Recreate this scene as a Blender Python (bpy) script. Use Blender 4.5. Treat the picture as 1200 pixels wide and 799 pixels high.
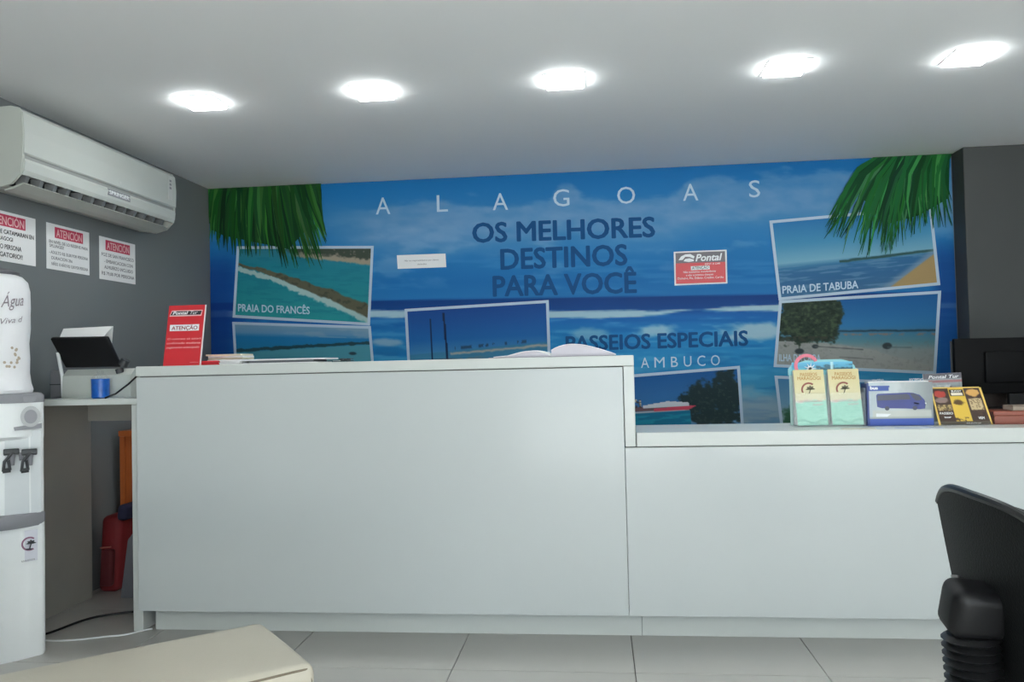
import bpy, bmesh, math, random
import numpy as np
from mathutils import Vector, Matrix

for _o in list(bpy.data.objects):
    bpy.data.objects.remove(_o)
SC = bpy.context.scene
COL = SC.collection
random.seed(7)
PI = math.pi

# ------------------------------------------------------------------ camera
F_PX = 940.0          # focal length in pixels of the 1200 x 799 picture
EYE = 1.10            # camera height, someone sitting on a bench
def _n(v): return v / np.linalg.norm(v)
_wy = _n(np.array([100.0, -22.5, -F_PX]))
_wz = _n(np.cross(np.array([1.0, 0.0228, 0.0]), _wy))
_wx = np.cross(_wy, _wz)
CAM_R = np.array([_wx, _wy, _wz])
cam_d = bpy.data.cameras.new('camera')
cam = bpy.data.objects.new('camera', cam_d)
COL.objects.link(cam)
cam_d.sensor_fit = 'HORIZONTAL'
cam_d.sensor_width = 36.0
cam_d.lens = F_PX / 1200.0 * 36.0
cam_d.clip_start = 0.02
_m = Matrix([list(r) for r in CAM_R]).to_4x4()
_m.translation = (0, 0, EYE)
cam.matrix_world = _m
SC.camera = cam

# ------------------------------------------------------------------ light
W = bpy.data.worlds.new('overcast_sky')
SC.world = W
W.use_nodes = True
_bg = W.node_tree.nodes['Background']
_bg.inputs[0].default_value = (0.80, 0.92, 1.0, 1)
_bg.inputs[1].default_value = 4.6
sun_d = bpy.data.lights.new('sun', 'SUN'); sun_d.energy = 42.0; sun_d.angle = math.radians(0.6); sun_d.color = (0.98, 1.0, 0.97)
sun = bpy.data.objects.new('sun', sun_d); COL.objects.link(sun)
sun.rotation_euler = (math.radians(32), 0, math.radians(-8))     # high midday sun over the street behind the camera
LAMP_STRENGTH = 48.0
LAMP_COLOR = (0.95, 1.0, 1.0, 1)
SC.view_settings.view_transform = 'Standard'
SC.view_settings.look = 'None'
SC.view_settings.exposure = 0.12
SC.view_settings.gamma = 1.0
SC.view_settings.use_curve_mapping = False

# ------------------------------------------------------------------ helpers
def ray(px, py): return CAM_R @ np.array([px - 600.0, 399.5 - py, -F_PX])
def at(px, py, Y):
    d = ray(px, py); t = Y / d[1]
    return Vector((t * d[0], Y, EYE + t * d[2]))
def atX(px, py, X):
    d = ray(px, py); t = X / d[0]
    return Vector((X, t * d[1], EYE + t * d[2]))
def lin(c):
    r = []
    for v in c[:3]:
        v = v / 255.0
        r.append(v / 12.92 if v <= 0.04045 else ((v + 0.055) / 1.055) ** 2.4)
    return tuple(r)

MATS = {}
def mat(name, color, rough=0.5, metal=0.0, var=0.06, scale=8.0, bump=0.0, bscale=80.0, coat=0.0, alpha=None, trans=0.0, spec=0.5):
    """principled surface whose colour is broken up a little by noise"""
    if name in MATS: return MATS[name]
    m = bpy.data.materials.new(name); m.use_nodes = True
    nt = m.node_tree; N = nt.nodes; L = nt.links
    b = N['Principled BSDF']
    b.inputs['Roughness'].default_value = rough
    b.inputs['Metallic'].default_value = metal
    b.inputs['Coat Weight'].default_value = coat
    b.inputs['Specular IOR Level'].default_value = spec
    b.inputs['Transmission Weight'].default_value = trans
    tc = N.new('ShaderNodeTexCoord')
    nz = N.new('ShaderNodeTexNoise'); nz.inputs['Scale'].default_value = scale; nz.inputs['Detail'].default_value = 4
    L.new(tc.outputs['Object'], nz.inputs['Vector'])
    mx = N.new('ShaderNodeMix'); mx.data_type = 'RGBA'
    mx.inputs[6].default_value = tuple(min(1, c * (1 - var)) for c in color) + (1,)
    mx.inputs[7].default_value = tuple(min(1, c * (1 + var)) for c in color) + (1,)
    L.new(nz.outputs['Fac'], mx.inputs[0]); L.new(mx.outputs[2], b.inputs['Base Color'])
    if bump:
        n2 = N.new('ShaderNodeTexNoise'); n2.inputs['Scale'].default_value = bscale; n2.inputs['Detail'].default_value = 3
        L.new(tc.outputs['Object'], n2.inputs['Vector'])
        bp = N.new('ShaderNodeBump'); bp.inputs['Strength'].default_value = bump; bp.inputs['Distance'].default_value = 0.004
        L.new(n2.outputs['Fac'], bp.inputs['Height']); L.new(bp.outputs['Normal'], b.inputs['Normal'])
    if alpha is not None: b.inputs['Alpha'].default_value = alpha
    MATS[name] = m
    return m
def print_mat(name, rough=0.45, spec=0.3):
    """ink: colour comes from the 'Col' attribute of the printed sheet"""
    if name in MATS: return MATS[name]
    m = bpy.data.materials.new(name); m.use_nodes = True
    nt = m.node_tree
    b = nt.nodes['Principled BSDF']
    b.inputs['Roughness'].default_value = rough
    b.inputs['Specular IOR Level'].default_value = spec
    a = nt.nodes.new('ShaderNodeAttribute'); a.attribute_name = 'Col'
    nt.links.new(a.outputs['Color'], b.inputs['Base Color'])
    MATS[name] = m
    return m
def lamp_mat(name, color, strength):
    m = bpy.data.materials.new(name); m.use_nodes = True
    nt = m.node_tree; nt.nodes.remove(nt.nodes['Principled BSDF'])
    e = nt.nodes.new('ShaderNodeEmission'); e.inputs[0].default_value = color; e.inputs[1].default_value = strength
    nt.links.new(e.outputs[0], nt.nodes['Material Output'].inputs[0])
    return m

WORLD = {}          # world location of every object's origin
class MB:
    """collects shapes for ONE mesh object, in world coordinates"""
    def __init__(s): s.v = []; s.f = []; s.c = None
    def add(s, vs, fs):
        o = len(s.v); s.v += [tuple(v) for v in vs]; s.f += [tuple(i + o for i in f) for f in fs]; return s
    def bm(s, b):
        b.verts.ensure_lookup_table(); b.verts.index_update()
        s.add([v.co[:] for v in b.verts], [[v.index for v in f.verts] for f in b.faces]); b.free(); return s
    def box(s, x0, x1, y0, y1, z0, z1, bev=0.0, seg=2, M=None):
        b = bmesh.new(); bmesh.ops.create_cube(b, size=1)
        for v in b.verts:
            v.co = Vector(((x0 + x1) / 2 + v.co.x * (x1 - x0), (y0 + y1) / 2 + v.co.y * (y1 - y0), (z0 + z1) / 2 + v.co.z * (z1 - z0)))
        if bev: bmesh.ops.bevel(b, geom=list(b.edges), offset=bev, segments=seg, profile=0.5, affect='EDGES', clamp_overlap=True)
        if M is not None: b.transform(M)
        return s.bm(b)
    def poly(s, pts, th=None):
        """flat polygon; th = extrusion vector"""
        n = len(pts); pts = [Vector(p) for p in pts]
        if th is None: return s.add(pts, [list(range(n))])
        th = Vector(th)
        return s.add(pts + [p + th for p in pts], [list(range(n))[::-1], list(range(n, 2 * n))] + [[i, (i + 1) % n, n + (i + 1) % n, n + i] for i in range(n)])
    def prism(s, prof, axis, a0, a1):
        """profile of 2D points swept along an axis: 'x' -> (y,z), 'y' -> (x,z), 'z' -> (x,y)"""
        def P(p, a): return {'x': (a, p[0], p[1]), 'y': (p[0], a, p[1]), 'z': (p[0], p[1], a)}[axis]
        n = len(prof)
        return s.add([P(p, a0) for p in prof] + [P(p, a1) for p in prof],
                     [list(range(n)), list(range(n, 2 * n))[::-1]] + [[i, n + i, n + (i + 1) % n, (i + 1) % n] for i in range(n)])
    def lathe(s, prof, c, seg=24, M=None):
        """prof: (radius, z) from bottom to top about the vertical through c"""
        vs = []; fs = []
        for (r, z) in prof:
            for k in range(seg):
                a = 2 * PI * k / seg; vs.append(Vector((r * math.cos(a), r * math.sin(a), z)))
        for j in range(len(prof) - 1):
            for k in range(seg):
                k2 = (k + 1) % seg; fs.append((j * seg + k, j * seg + k2, (j + 1) * seg + k2, (j + 1) * seg + k))
        fs.append(tuple(range(seg))[::-1]); fs.append(tuple(range((len(prof) - 1) * seg, len(prof) * seg)))
        if M is not None: vs = [M @ v for v in vs]
        return s.add([v + Vector(c) for v in vs], fs)
    def tube(s, pts, r, seg=8):
        pts = [Vector(p) for p in pts]; n = len(pts); vs = []; fs = []
        rr = r if isinstance(r, (list, tuple)) else [r] * n
        up = Vector((0, 0, 1)); prev = None
        for i, p in enumerate(pts):
            d = (pts[min(i + 1, n - 1)] - pts[max(i - 1, 0)]).normalized()
            if prev is None:
                a = d.cross(up)
                if a.length < 1e-3: a = d.cross(Vector((1, 0, 0)))
            else: a = prev - d * prev.dot(d)
            a.normalize(); prev = a; b = d.cross(a)
            for k in range(seg):
                t = 2 * PI * k / seg; vs.append(p + (a * math.cos(t) + b * math.sin(t)) * rr[i])
        for i in range(n - 1):
            for k in range(seg):
                k2 = (k + 1) % seg; fs.append((i * seg + k, i * seg + k2, (i + 1) * seg + k2, (i + 1) * seg + k))
        fs.append(tuple(range(seg))[::-1]); fs.append(tuple(range((n - 1) * seg, n * seg)))
        return s.add(vs, fs)
    def sheet(s, P, th):
        """grid P[i][j] of points thickened along the constant vector th"""
        n = len(P); m = len(P[0]); th = Vector(th)
        A = [Vector(p) for r in P for p in r]; vs = A + [a + th for a in A]; fs = []; o = n * m
        ix = lambda i, j: i * m + j
        for i in range(n - 1):
            for j in range(m - 1):
                q = (ix(i, j), ix(i + 1, j), ix(i + 1, j + 1), ix(i, j + 1)); fs.append(q); fs.append(tuple(o + a for a in q[::-1]))
        ring = [ix(0, j) for j in range(m)] + [ix(i, m - 1) for i in range(1, n)] + [ix(n - 1, j) for j in range(m - 2, -1, -1)] + [ix(i, 0) for i in range(n - 2, 0, -1)]
        for k in range(len(ring)):
            a = ring[k]; b = ring[(k + 1) % len(ring)]; fs.append((a, b, o + b, o + a))
        return s.add(vs, fs)

def link(name, me, parent, loc=None):
    o = bpy.data.objects.new(name, me); COL.objects.link(o)
    base = Vector((0, 0, 0))
    if parent is not None:
        o.parent = parent; base = WORLD[parent.name]
        WORLD[o.name] = base
    else:
        WORLD[o.name] = Vector(loc) if loc is not None else base
        o.location = WORLD[o.name]
    return o
SMALL_PRINT = ('lettering', 'heading_lettering', 'body_lettering', 'emblem', 'ring_emblem', 'palm_emblem', 'palm_leaf_print', 'flower_print', 'bus_windows', 'indicator')
def obj(name, mb, m, parent=None, smooth=False, loc=None, normals=True, sharp=35):
    me = bpy.data.meshes.new(name)
    base = WORLD[parent.name] if parent is not None else Vector(loc or (0, 0, 0))
    me.from_pydata([(v[0] - base.x, v[1] - base.y, v[2] - base.z) for v in mb.v], [], mb.f)
    if mb.c is not None:
        at_ = me.color_attributes.new('Col', 'FLOAT_COLOR', 'POINT')
        c = np.ones((len(mb.v), 4), np.float32); c[:, :3] = np.asarray(mb.c, np.float32)
        at_.data.foreach_set('color', c.ravel())
    if normals:
        b = bmesh.new(); b.from_mesh(me); bmesh.ops.recalc_face_normals(b, faces=b.faces); b.to_mesh(me); b.free()
    if smooth:
        me.polygons.foreach_set('use_smooth', [True] * len(me.polygons))
        me.set_sharp_from_angle(angle=math.radians(sharp))
    me.materials.append(m)
    o = link(name, me, parent, loc)
    if name in SMALL_PRINT and parent is not None: o['kind'] = 'stuff'
    return o
def tag(o, label=None, cat=None, group=None, kind=None):
    if label: o['label'] = label
    if cat: o['category'] = cat
    if group: o['group'] = group
    if kind: o['kind'] = kind
    return o
def thing(name, label, cat, loc, group=None):
    return tag(link(name, None, None, loc), label, cat, group)
def struct(name, mb, m, parent=None, **k):
    o = obj(name, mb, m, parent, **k)
    if parent is None: o['kind'] = 'structure'
    return o

# ---- lettering: glyph outlines of Blender's own font turned into thin meshes
_FONT = {}
def glyphs(body, weight=0.0, shear=0.0, space=1.0, align='LEFT'):
    key = (body, weight, shear, space)
    if key in _FONT: return _FONT[key]
    cu = bpy.data.curves.new('lettering', 'FONT'); cu.body = body; cu.offset = weight; cu.shear = shear; cu.space_character = space
    cu.resolution_u = 3; cu.fill_mode = 'FRONT'
    o = bpy.data.objects.new('lettering', cu); COL.objects.link(o)
    bpy.context.view_layer.update()
    me = o.evaluated_get(bpy.context.evaluated_depsgraph_get()).to_mesh()
    vs = [tuple(v.co[:2]) for v in me.vertices]; fs = [tuple(p.vertices) for p in me.polygons]
    bpy.data.objects.remove(o); bpy.data.curves.remove(cu)
    _FONT[key] = (vs, fs)
    return vs, fs
CAP = None
def lettering(mb, body, a, b, cap, up, nrm, weight=0.0, shear=0.0, space=1.0, fit=True):
    """set body from point a to point b (baseline), capital height cap"""
    global CAP
    if CAP is None:
        v, _ = glyphs('H'); CAP = max(p[1] for p in v)
    vs, fs = glyphs(body, 0.0, shear, space)
    if not vs: return mb
    if weight >= .015:                                   # heavier stroke: overprint slightly shifted copies
        v0, f0, nn = vs, fs, len(vs); vs, fs = [], []
        for k in range(8):
            t = k * PI / 4; vs += [(p[0] + weight * math.cos(t), p[1] + weight * .8 * math.sin(t)) for p in v0]; fs += [tuple(i + k * nn for i in f) for f in f0]
    a = Vector(a); b = Vector(b); up = Vector(up).normalized(); nrm = Vector(nrm)
    x0 = min(p[0] for p in vs); x1 = max(p[0] for p in vs); wid = (b - a).length; r = (b - a).normalized()
    sy = cap / CAP; sx = wid / (x1 - x0) if fit else sy
    lift = r.cross(up) * 0.00006; nn = len(vs) if weight < .015 else len(vs) // 8     # ink layers, one over the other
    return mb.add([a + r * ((p[0] - x0) * sx) + up * (p[1] * sy) + nrm + lift * (i // nn) for i, p in enumerate(vs)], fs)

# ---- painted prints
def h2(ix, iy, seed):
    n = np.sin(ix * 127.1 + iy * 311.7 + seed * 74.7) * 43758.5453
    return n - np.floor(n)
def vnoise(x, y, seed=0):
    ix = np.floor(x); iy = np.floor(y); fx = x - ix; fy = y - iy
    fx = fx * fx * (3 - 2 * fx); fy = fy * fy * (3 - 2 * fy)
    return (h2(ix, iy, seed) * (1 - fx) + h2(ix + 1, iy, seed) * fx) * (1 - fy) + (h2(ix, iy + 1, seed) * (1 - fx) + h2(ix + 1, iy + 1, seed) * fx) * fy
def fbm(x, y, seed=0, o=4):
    s = 0; a = 0.5; t = 0
    for k in range(o):
        s = s + a * vnoise(x * 2 ** k, y * 2 ** k, seed + k); t += a; a *= 0.5
    return s / t
def step(e0, e1, x):
    t = np.clip((x - e0) / (e1 - e0), 0, 1); return t * t * (3 - 2 * t)
class Paint:
    """colours over arrays of coordinates, sRGB 0-255"""
    def __init__(s, _, shape, c): s.c = np.zeros(shape + (3,)) + np.array(c, float)
    def mix(s, mask, c):
        m = np.clip(mask, 0, 1)[..., None]; s.c = s.c * (1 - m) + np.array(c, float) * m; return s
def ramp(t, stops):
    out = np.zeros(t.shape + (3,)); xs = [q[0] for q in stops]
    for k in range(3): out[..., k] = np.interp(t, xs, [q[1][k] for q in stops])
    return out
def albedo(c, gain):
    c = np.clip(c, 0, 255) / 255.0
    l = np.where(c <= 0.04045, c / 12.92, ((c + 0.055) / 1.055) ** 2.4)
    return np.clip(l * gain, 0, 0.9)
def printed(name, corners, nu, nv, painter, parent, m, gain, back, thick=0.0):
    """flat rectangular print: corners TL,TR,BR,BL; painter(u,v)->sRGB; back = vector to its rear"""
    tl, tr, br, bl = [np.array(c, float) for c in corners]
    u, v = np.meshgrid(np.linspace(0, 1, nu), np.linspace(0, 1, nv))
    P = (tl * (1 - u)[..., None] + tr * u[..., None]) * (1 - v)[..., None] + (bl * (1 - u)[..., None] + br * u[..., None]) * v[..., None]
    col = albedo(painter(u, v), gain)
    mb = MB(); mb.v = [tuple(p) for p in P.reshape(-1, 3)]
    mb.f = [(j * nu + i, (j + 1) * nu + i, (j + 1) * nu + i + 1, j * nu + i + 1) for j in range(nv - 1) for i in range(nu - 1)]
    mb.c = col.reshape(-1, 3)
    o = obj(name, mb, m, parent, normals=False)
    return o

# ------------------------------------------------------------------ materials
GAIN = .92            # ink albedo over the tone seen under the dim back of the room
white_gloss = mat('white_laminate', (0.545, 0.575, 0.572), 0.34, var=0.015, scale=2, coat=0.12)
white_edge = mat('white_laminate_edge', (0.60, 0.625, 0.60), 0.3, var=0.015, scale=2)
white_plastic = mat('white_plastic', (0.80, 0.82, 0.82), 0.35, var=0.02)
cream_plastic = mat('cream_plastic', (0.46, 0.48, 0.44), 0.38, var=0.03, scale=3)
grey_plastic = mat('grey_plastic', (0.24, 0.24, 0.26), 0.45)
dark_plastic = mat('dark_plastic', (0.035, 0.038, 0.042), 0.4)
black_plastic = mat('black_plastic', (0.008, 0.008, 0.009), 0.45, spec=0.3)
chair_shell_m = mat('charcoal_shell_plastic', (0.007, 0.008, 0.0085), 0.6, spec=0.2, bump=0.25, bscale=260)
chair_fabric = mat('charcoal_seat_fabric', (0.02, 0.021, 0.023), 0.9, bump=0.5, bscale=300)
paper = mat('white_paper', (0.80, 0.80, 0.80), 0.7, var=0.02)
grey_wall = mat('grey_wall_paint', (0.17, 0.182, 0.186), 0.6, var=0.04, scale=1.5, bump=0.12, bscale=120)
ceiling_m = mat('white_ceiling_paint', (0.87, 0.88, 0.88), 0.75, var=0.015, scale=1.2, bump=0.05, bscale=90)
grout_m = mat('floor_grout', (0.13, 0.12, 0.11), 0.9)
tile_m = mat('grey_porcelain_tile', (0.44, 0.43, 0.405), 0.3, var=0.08, scale=2.5, bump=0.04, bscale=30)
red_m = mat('red_acrylic', (0.62, 0.03, 0.04), 0.35)
ink_black = mat('black_ink', (0.03, 0.03, 0.035), 0.5)
ink_grey = mat('grey_ink', (0.18, 0.18, 0.19), 0.5)
ink_white = mat('white_ink', (0.82, 0.84, 0.85), 0.5)
ink_pink = mat('pale_pink_ink', (0.85, 0.55, 0.55), 0.5)
ink_red = mat('crimson_ink', (0.56, 0.04, 0.10), 0.5)
ink_navy = mat('navy_ink', (0.010, 0.075, 0.21), 0.55, var=0.1, spec=0.12)
ink_pale = mat('pale_blue_ink', (0.46, 0.60, 0.72), 0.5)
orange_m = mat('orange_lacquered_board', (0.52, 0.13, 0.03), 0.4, var=0.08, scale=3)
redorange_m = mat('red_orange_lacquered_board', (0.24, 0.045, 0.018), 0.4, var=0.08, scale=3)
leather = mat('beige_leatherette', (0.52, 0.48, 0.395), 0.42, var=0.04, scale=6, bump=0.12, bscale=180)
seam_m = mat('brown_seam_thread', (0.20, 0.165, 0.12), 0.8)
chrome = mat('brushed_metal', (0.55, 0.56, 0.57), 0.3, metal=1.0)
acrylic = mat('clear_acrylic', (0.86, 0.95, 0.95), 0.08, alpha=0.07)
PRINT = print_mat('vinyl_print', 0.5, 0.14)
CARD = print_mat('card_print', 0.4, 0.4)

# ------------------------------------------------------------------ the setting
XL, XR, YB, YF, ZC = -2.55, 3.10, 5.09, -2.6, 2.30
fl = struct('floor', MB().box(XL - .1, XR + .1, YF, YB + .1, -0.10, -0.005), grout_m)
T = 0.653
tile_mesh = {}
def span(lo, hi, o):
    k = math.ceil((lo - o) / T - 1e-6); e = [lo] + [o + T * i for i in range(k, 60) if lo + .02 < o + T * i < hi - .02] + [hi]
    return list(zip(e[:-1], e[1:]))
for (y0, y1) in span(YF, YB, 2.872):
    for (x0, x1) in span(XL, XR, 0.105):
        w, d = round(x1 - x0, 3), round(y1 - y0, 3)
        if (w, d) not in tile_mesh:
            g = 0.0016
            mb = MB().box(-w / 2 + g, w / 2 - g, -d / 2 + g, d / 2 - g, -0.012, 0.0, bev=0.0012, seg=1)
            me = bpy.data.meshes.new('tile'); me.from_pydata(mb.v, [], mb.f); me.materials.append(tile_m); tile_mesh[(w, d)] = me
        o = link('tile', tile_mesh[(w, d)], fl); o.location = ((x0 + x1) / 2, (y0 + y1) / 2, 0)
struct('ceiling', MB().box(XL - .1, XR + .1, YF, YB + .1, ZC, ZC + .1), ceiling_m)
struct('wall_left', MB().box(XL - .1, XL, YF, YB + .1, -.1, ZC), grey_wall)
struct('wall_back', MB().box(XL, XR, YB, YB + .1, -.1, ZC), grey_wall)
struct('wall_right', MB().box(XR, XR + .1, YF, YB + .1, -.1, ZC), mat('white_wall_paint', (.74, .74, .73), .7))
wf = MB()
for q in ((XL, -0.9, 0, ZC), (-0.9, XR, 2.2, ZC)):
    wf.box(q[0], q[1], YF - .12, YF, q[2] - .1 if q[2] == 0 else q[2], q[3])
struct('wall_front_unseen', wf, grey_wall)  # out of view; left part closed so more daylight comes from the right
struct('pavement', MB().box(-9, 9, -14, YF, -0.14, -0.02), mat('pavement_concrete', (0.55, 0.55, 0.54), 0.8, bump=0.3))
struct('pillar', MB().box(2.163, XR, 4.93, YB, 0, ZC, bev=0.006), mat('taupe_grey_paint', (.058, .062, .062), .65, var=.05, scale=2, bump=.12, bscale=120))

# ------------------------------------------------------------------ mural
YM = YB - 0.004
LAYER = 0.0004
def M(px, py, k=0): return at(px, py, YM - LAYER * k)
BACK = Vector((0, -1, 0))
def mural_paint(px, py):
    P = Paint(0, px.shape, (0, 0, 0))
    hz = 352 - (px - 440) * 0.0155                       # the printed horizon
    t = py - hz
    above = step(1.2, -1.2, t)
    n1 = fbm(px / 46, py / 15, 3, 5); n2 = fbm(px / 22, py / 9, 11, 4); n3 = fbm(px / 90, py / 6, 5, 4)
    sky = ramp(t, [(-150, (24, 112, 176)), (-122, (36, 122, 184)), (-95, (58, 132, 186)), (-60, (40, 124, 184)), (-20, (28, 110, 174)), (0, (36, 116, 178))])
    sea = ramp(t, [(0, (14, 62, 128)), (14, (16, 70, 138)), (24, (26, 104, 176)), (45, (34, 128, 190)), (80, (44, 144, 198)), (110, (62, 146, 188)), (128, (120, 158, 182)), (160, (150, 168, 178))])
    P.c = sea + (sky - sea) * above[..., None]
    # cloud bank: ragged top around y 238 rising to the right
    top = 240 - (px - 450) * 0.03 - 22 * step(770, 840, px) - 14 * step(640, 660, px) * (1 - step(665, 690, px)) + (n1 - .5) * 26
    cl = step(-3, 5, py - top) * (1 - step(30, 78, py - top)) * (0.35 + 0.75 * n2) * step(370, 450, px)
    P.mix(cl * 0.62, (150, 172, 204))
    P.mix(step(.52, .75, n1) * step(-110, -70, t) * (1 - step(-40, 0, t)) * 0.30, (150, 180, 212))
    P.mix(step(.5, .7, n3) * above * step(-70, -30, t) * step(0, -12, t) * 0.22, (90, 168, 212))
    # sea texture
    P.mix((t > 18) * step(.5, .72, fbm(px / 40, py / 4, 8, 4)) * 0.35, (104, 184, 218))
    P.mix((t > 18) * step(.5, .7, fbm(px / 52, py / 5, 21, 4)) * 0.35, (16, 92, 164))
    # breaking wave, foam bands
    e = (n2 - .5) * 8
    y0 = np.interp(px, [640, 700, 760, 812, 826, 860, 905, 960, 1110], [368, 368.5, 367, 362.5, 362, 362, 360.5, 360, 358])
    hw = np.interp(px, [640, 700, 745, 812, 824, 850, 905, 1110], [4.5, 5, 4.4, .8, .6, 3.0, 4.4, 4])
    P.mix(np.clip((hw - np.abs(py - y0 + e * .35)) / 1.6, 0, 1) * .93, (176, 206, 216))
    def blob(cx, cy, rx, ry, c, s): P.mix(step(1.0, .45, np.sqrt(((px - cx) / rx) ** 2 + ((py - cy) / ry) ** 2) + (n2 - .5) * 1.1) * s, c)
    blob(772, 388, 34, 9, (158, 196, 212), .9); blob(885, 389, 44, 13, (170, 200, 212), .9); blob(690, 391, 30, 9, (140, 188, 210), .7)
    blob(870, 480, 70, 26, (146, 168, 182), .55); blob(455, 401, 26, 6, (150, 184, 206), .85); blob(455, 411, 30, 6, (30, 110, 170), .6)
    # left and right margins are deep blue water
    P.mix(step(292, 262, px) * step(-70, -30, t) * .85, (18, 58, 132)); P.mix(step(1085, 1105, px) * step(-75, -30, t) * .8, (16, 70, 140))
    P.mix(step(420, 250, px) * (t < 0) * .25, (20, 90, 160))
    return P.c
mx0, mx1, mz0 = XL + 0.002, 2.160, 0.30
nu, nv = 560, 210
gx = np.linspace(mx0, mx1, nu); gz = np.linspace(ZC - .001, mz0, nv)
GX, GZ = np.meshgrid(gx, gz)
Rt = CAM_R.T
cc = np.stack([GX, np.full_like(GX, YM), GZ - EYE], -1) @ Rt.T
mural_rgb = mural_paint(600 - F_PX * cc[..., 0] / cc[..., 2], 399.5 + F_PX * cc[..., 1] / cc[..., 2])
mb = MB(); mb.v = [(a, YM, c) for a, c in zip(GX.ravel(), GZ.ravel())]
mb.f = [(j * nu + i, (j + 1) * nu + i, (j + 1) * nu + i + 1, j * nu + i + 1) for j in range(nv - 1) for i in range(nu - 1)]
mb.c = albedo(mural_rgb, GAIN).reshape(-1, 3)
mural = obj('mural', mb, PRINT, normals=False)
tag(mural, 'blue printed seascape mural with beach photos and lettering covering the back wall', 'mural')

def mtext(name, items, m, k, parent=None):
    q = MB()
    for (body, a, b, cap, w) in items:
        A = M(*a, k); B = M(*b, k); h = (M(a[0], a[1] - cap, k) - A).length
        lettering(q, body, A, B, h, (0, 0, 1), (0, 0, 0), weight=w)
    if parent is not None: return tag(obj(name, q, m, parent, normals=False), kind='stuff')
    # every printed letter is a piece of its own: group the faces that touch, then an accent with its letter
    n = len(q.v); root = list(range(n))
    def find(i):
        while root[i] != i: root[i] = root[root[i]]; i = root[i]
        return i
    for f in q.f:
        for i in f[1:]: root[find(i)] = find(f[0])
    isl = {}
    for f in q.f: isl.setdefault(find(f[0]), []).append(f)
    L = []
    for fs in isl.values():
        xs = [q.v[i][0] for f in fs for i in f]; zs = [q.v[i][2] for f in fs for i in f]; L.append([min(xs), max(xs), fs, (min(zs) + max(zs)) / 2])
    L.sort(key=lambda e: e[0] - e[1])
    out = []
    for e in L:
        for g in out:
            if abs(g[3] - e[3]) < .14 and min(e[1], g[1]) - max(e[0], g[0]) > .5 * (e[1] - e[0]): g[2] += e[2]; break
        else: out.append(e)
    for e in out:
        ids = sorted({i for f in e[2] for i in f}); k = {a: b for b, a in enumerate(ids)}
        w = MB(); w.v = [q.v[i] for i in ids]; w.f = [tuple(k[i] for i in f) for f in e[2]]
        obj('letter', w, m, mural, normals=False)
# white ALAGOAS spread along the top
al = [('A', 449, 251, 17), ('L', 518.5, 248, 13), ('A', 586.5, 246, 18), ('G', 658, 241.5, 19), ('O', 734, 238.5, 21), ('A', 809.5, 235, 18), ('S', 884.5, 231, 13)]
mtext('lettering', [(c, (x - w / 2, y + .3), (x + w / 2, y - .3), 19.5, .004) for c, x, y, w in al], ink_pale, 1)
mtext('lettering', [('OS MELHORES', (553.5, 284), (768, 277), 22, .028), ('DESTINOS', (586.5, 315.5), (735.5, 310), 23, .028),
                    ('PARA VOCÊ', (577.5, 347), (746.5, 342.5), 23, .028), ('PASSEIOS ESPECIAIS', (663, 411), (877, 404.5), 16.5, .03)], ink_navy, 1)
mtext('lettering', [(c, (x - w / 2, y), (x + w / 2, y - .2), 12, .006) for c, x, y, w in
                    (('P', 684, 433.5, 8), ('E', 702, 433, 7.5), ('R', 720, 432.4, 8.5), ('N', 738, 431.8, 9.5), ('A', 756, 431, 9.5), ('M', 773, 430.6, 12), ('B', 790.5, 430, 8), ('U', 806, 429.4, 9), ('C', 822, 428.8, 9.5), ('O', 838.5, 428.2, 10.5))], ink_pale, 1)

# the beach photographs printed on it
def pt_reef(u, v):
    P = Paint(0, u.shape, (0, 0, 0)); n = fbm(u * 14, v * 9, 2); n2 = fbm(u * 40, v * 26, 4)
    P.c = ramp(v, [(0, (52, 128, 150)), (.25, (34, 128, 146)), (.6, (36, 134, 146)), (1, (44, 150, 156))])
    P.mix(step(.5, .7, fbm(u * 10, v * 30, 9)) * .3, (24, 108, 132))
    P.mix(step(.02, -.01, v - (.13 + .20 * (u - .55)) + (n2 - .5) * .04) * step(.35, .5, u), (160, 150, 132))      # sand
    P.mix(step(.0, -.04, v - (.15 * (u - .3)) - .06 + (n2 - .5) * .08) * step(.3, .45, u), (66, 76, 66))           # town and trees
    P.mix(step(.62, .8, n2) * (v < .12) * (u > .5) * .6, (150, 140, 128))
    c = .24 + .60 * u ** 1.15 + (n - .5) * .05; w = .02 + .075 * u                                                   # rock reef
    P.mix(step(1.5, .7, np.abs(v - c - .05 - w * .7 + (n2 - .5) * .06) / (.016 + .030 * u + .01)) * .92, (176, 198, 196))
    P.mix(step(1.2, .8, np.abs(v - c + (n2 - .5) * .03) / w), (92, 92, 74)); P.mix(step(.55, .7, n2) * step(1.1, .8, np.abs(v - c) / w) * .5, (56, 60, 54))
    return P.c
def pt_bay(u, v):
    P = Paint(0, u.shape, (0, 0, 0)); n = fbm(u * 30, v * 18, 6)
    P.c = ramp(v, [(0, (118, 156, 184)), (.14, (96, 148, 186)), (.22, (34, 122, 178)), (.4, (36, 126, 174)), (1, (70, 150, 168))])
    P.mix(step(.5, .65, fbm(u * 5, v * 8, 3)) * (v < .2) * .5, (140, 168, 188))
    v = v + .30
    P.mix(step(0, .03, v - .80 + .2 * u), (78, 152, 170))
    c = .78 - .20 * u
    P.mix(step(1.2, .8, np.abs(v - c + (n - .5) * .04) / .03), (40, 74, 84))
    P.mix(step(1.2, .6, np.hypot((u - .87) / .03, (v - .80) / .035)), (40, 66, 76)); P.mix(step(.06, 0, np.abs(v - .96)) * (u > .55) * (u < .85) * .7, (120, 128, 122))
    return P.c
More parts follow.
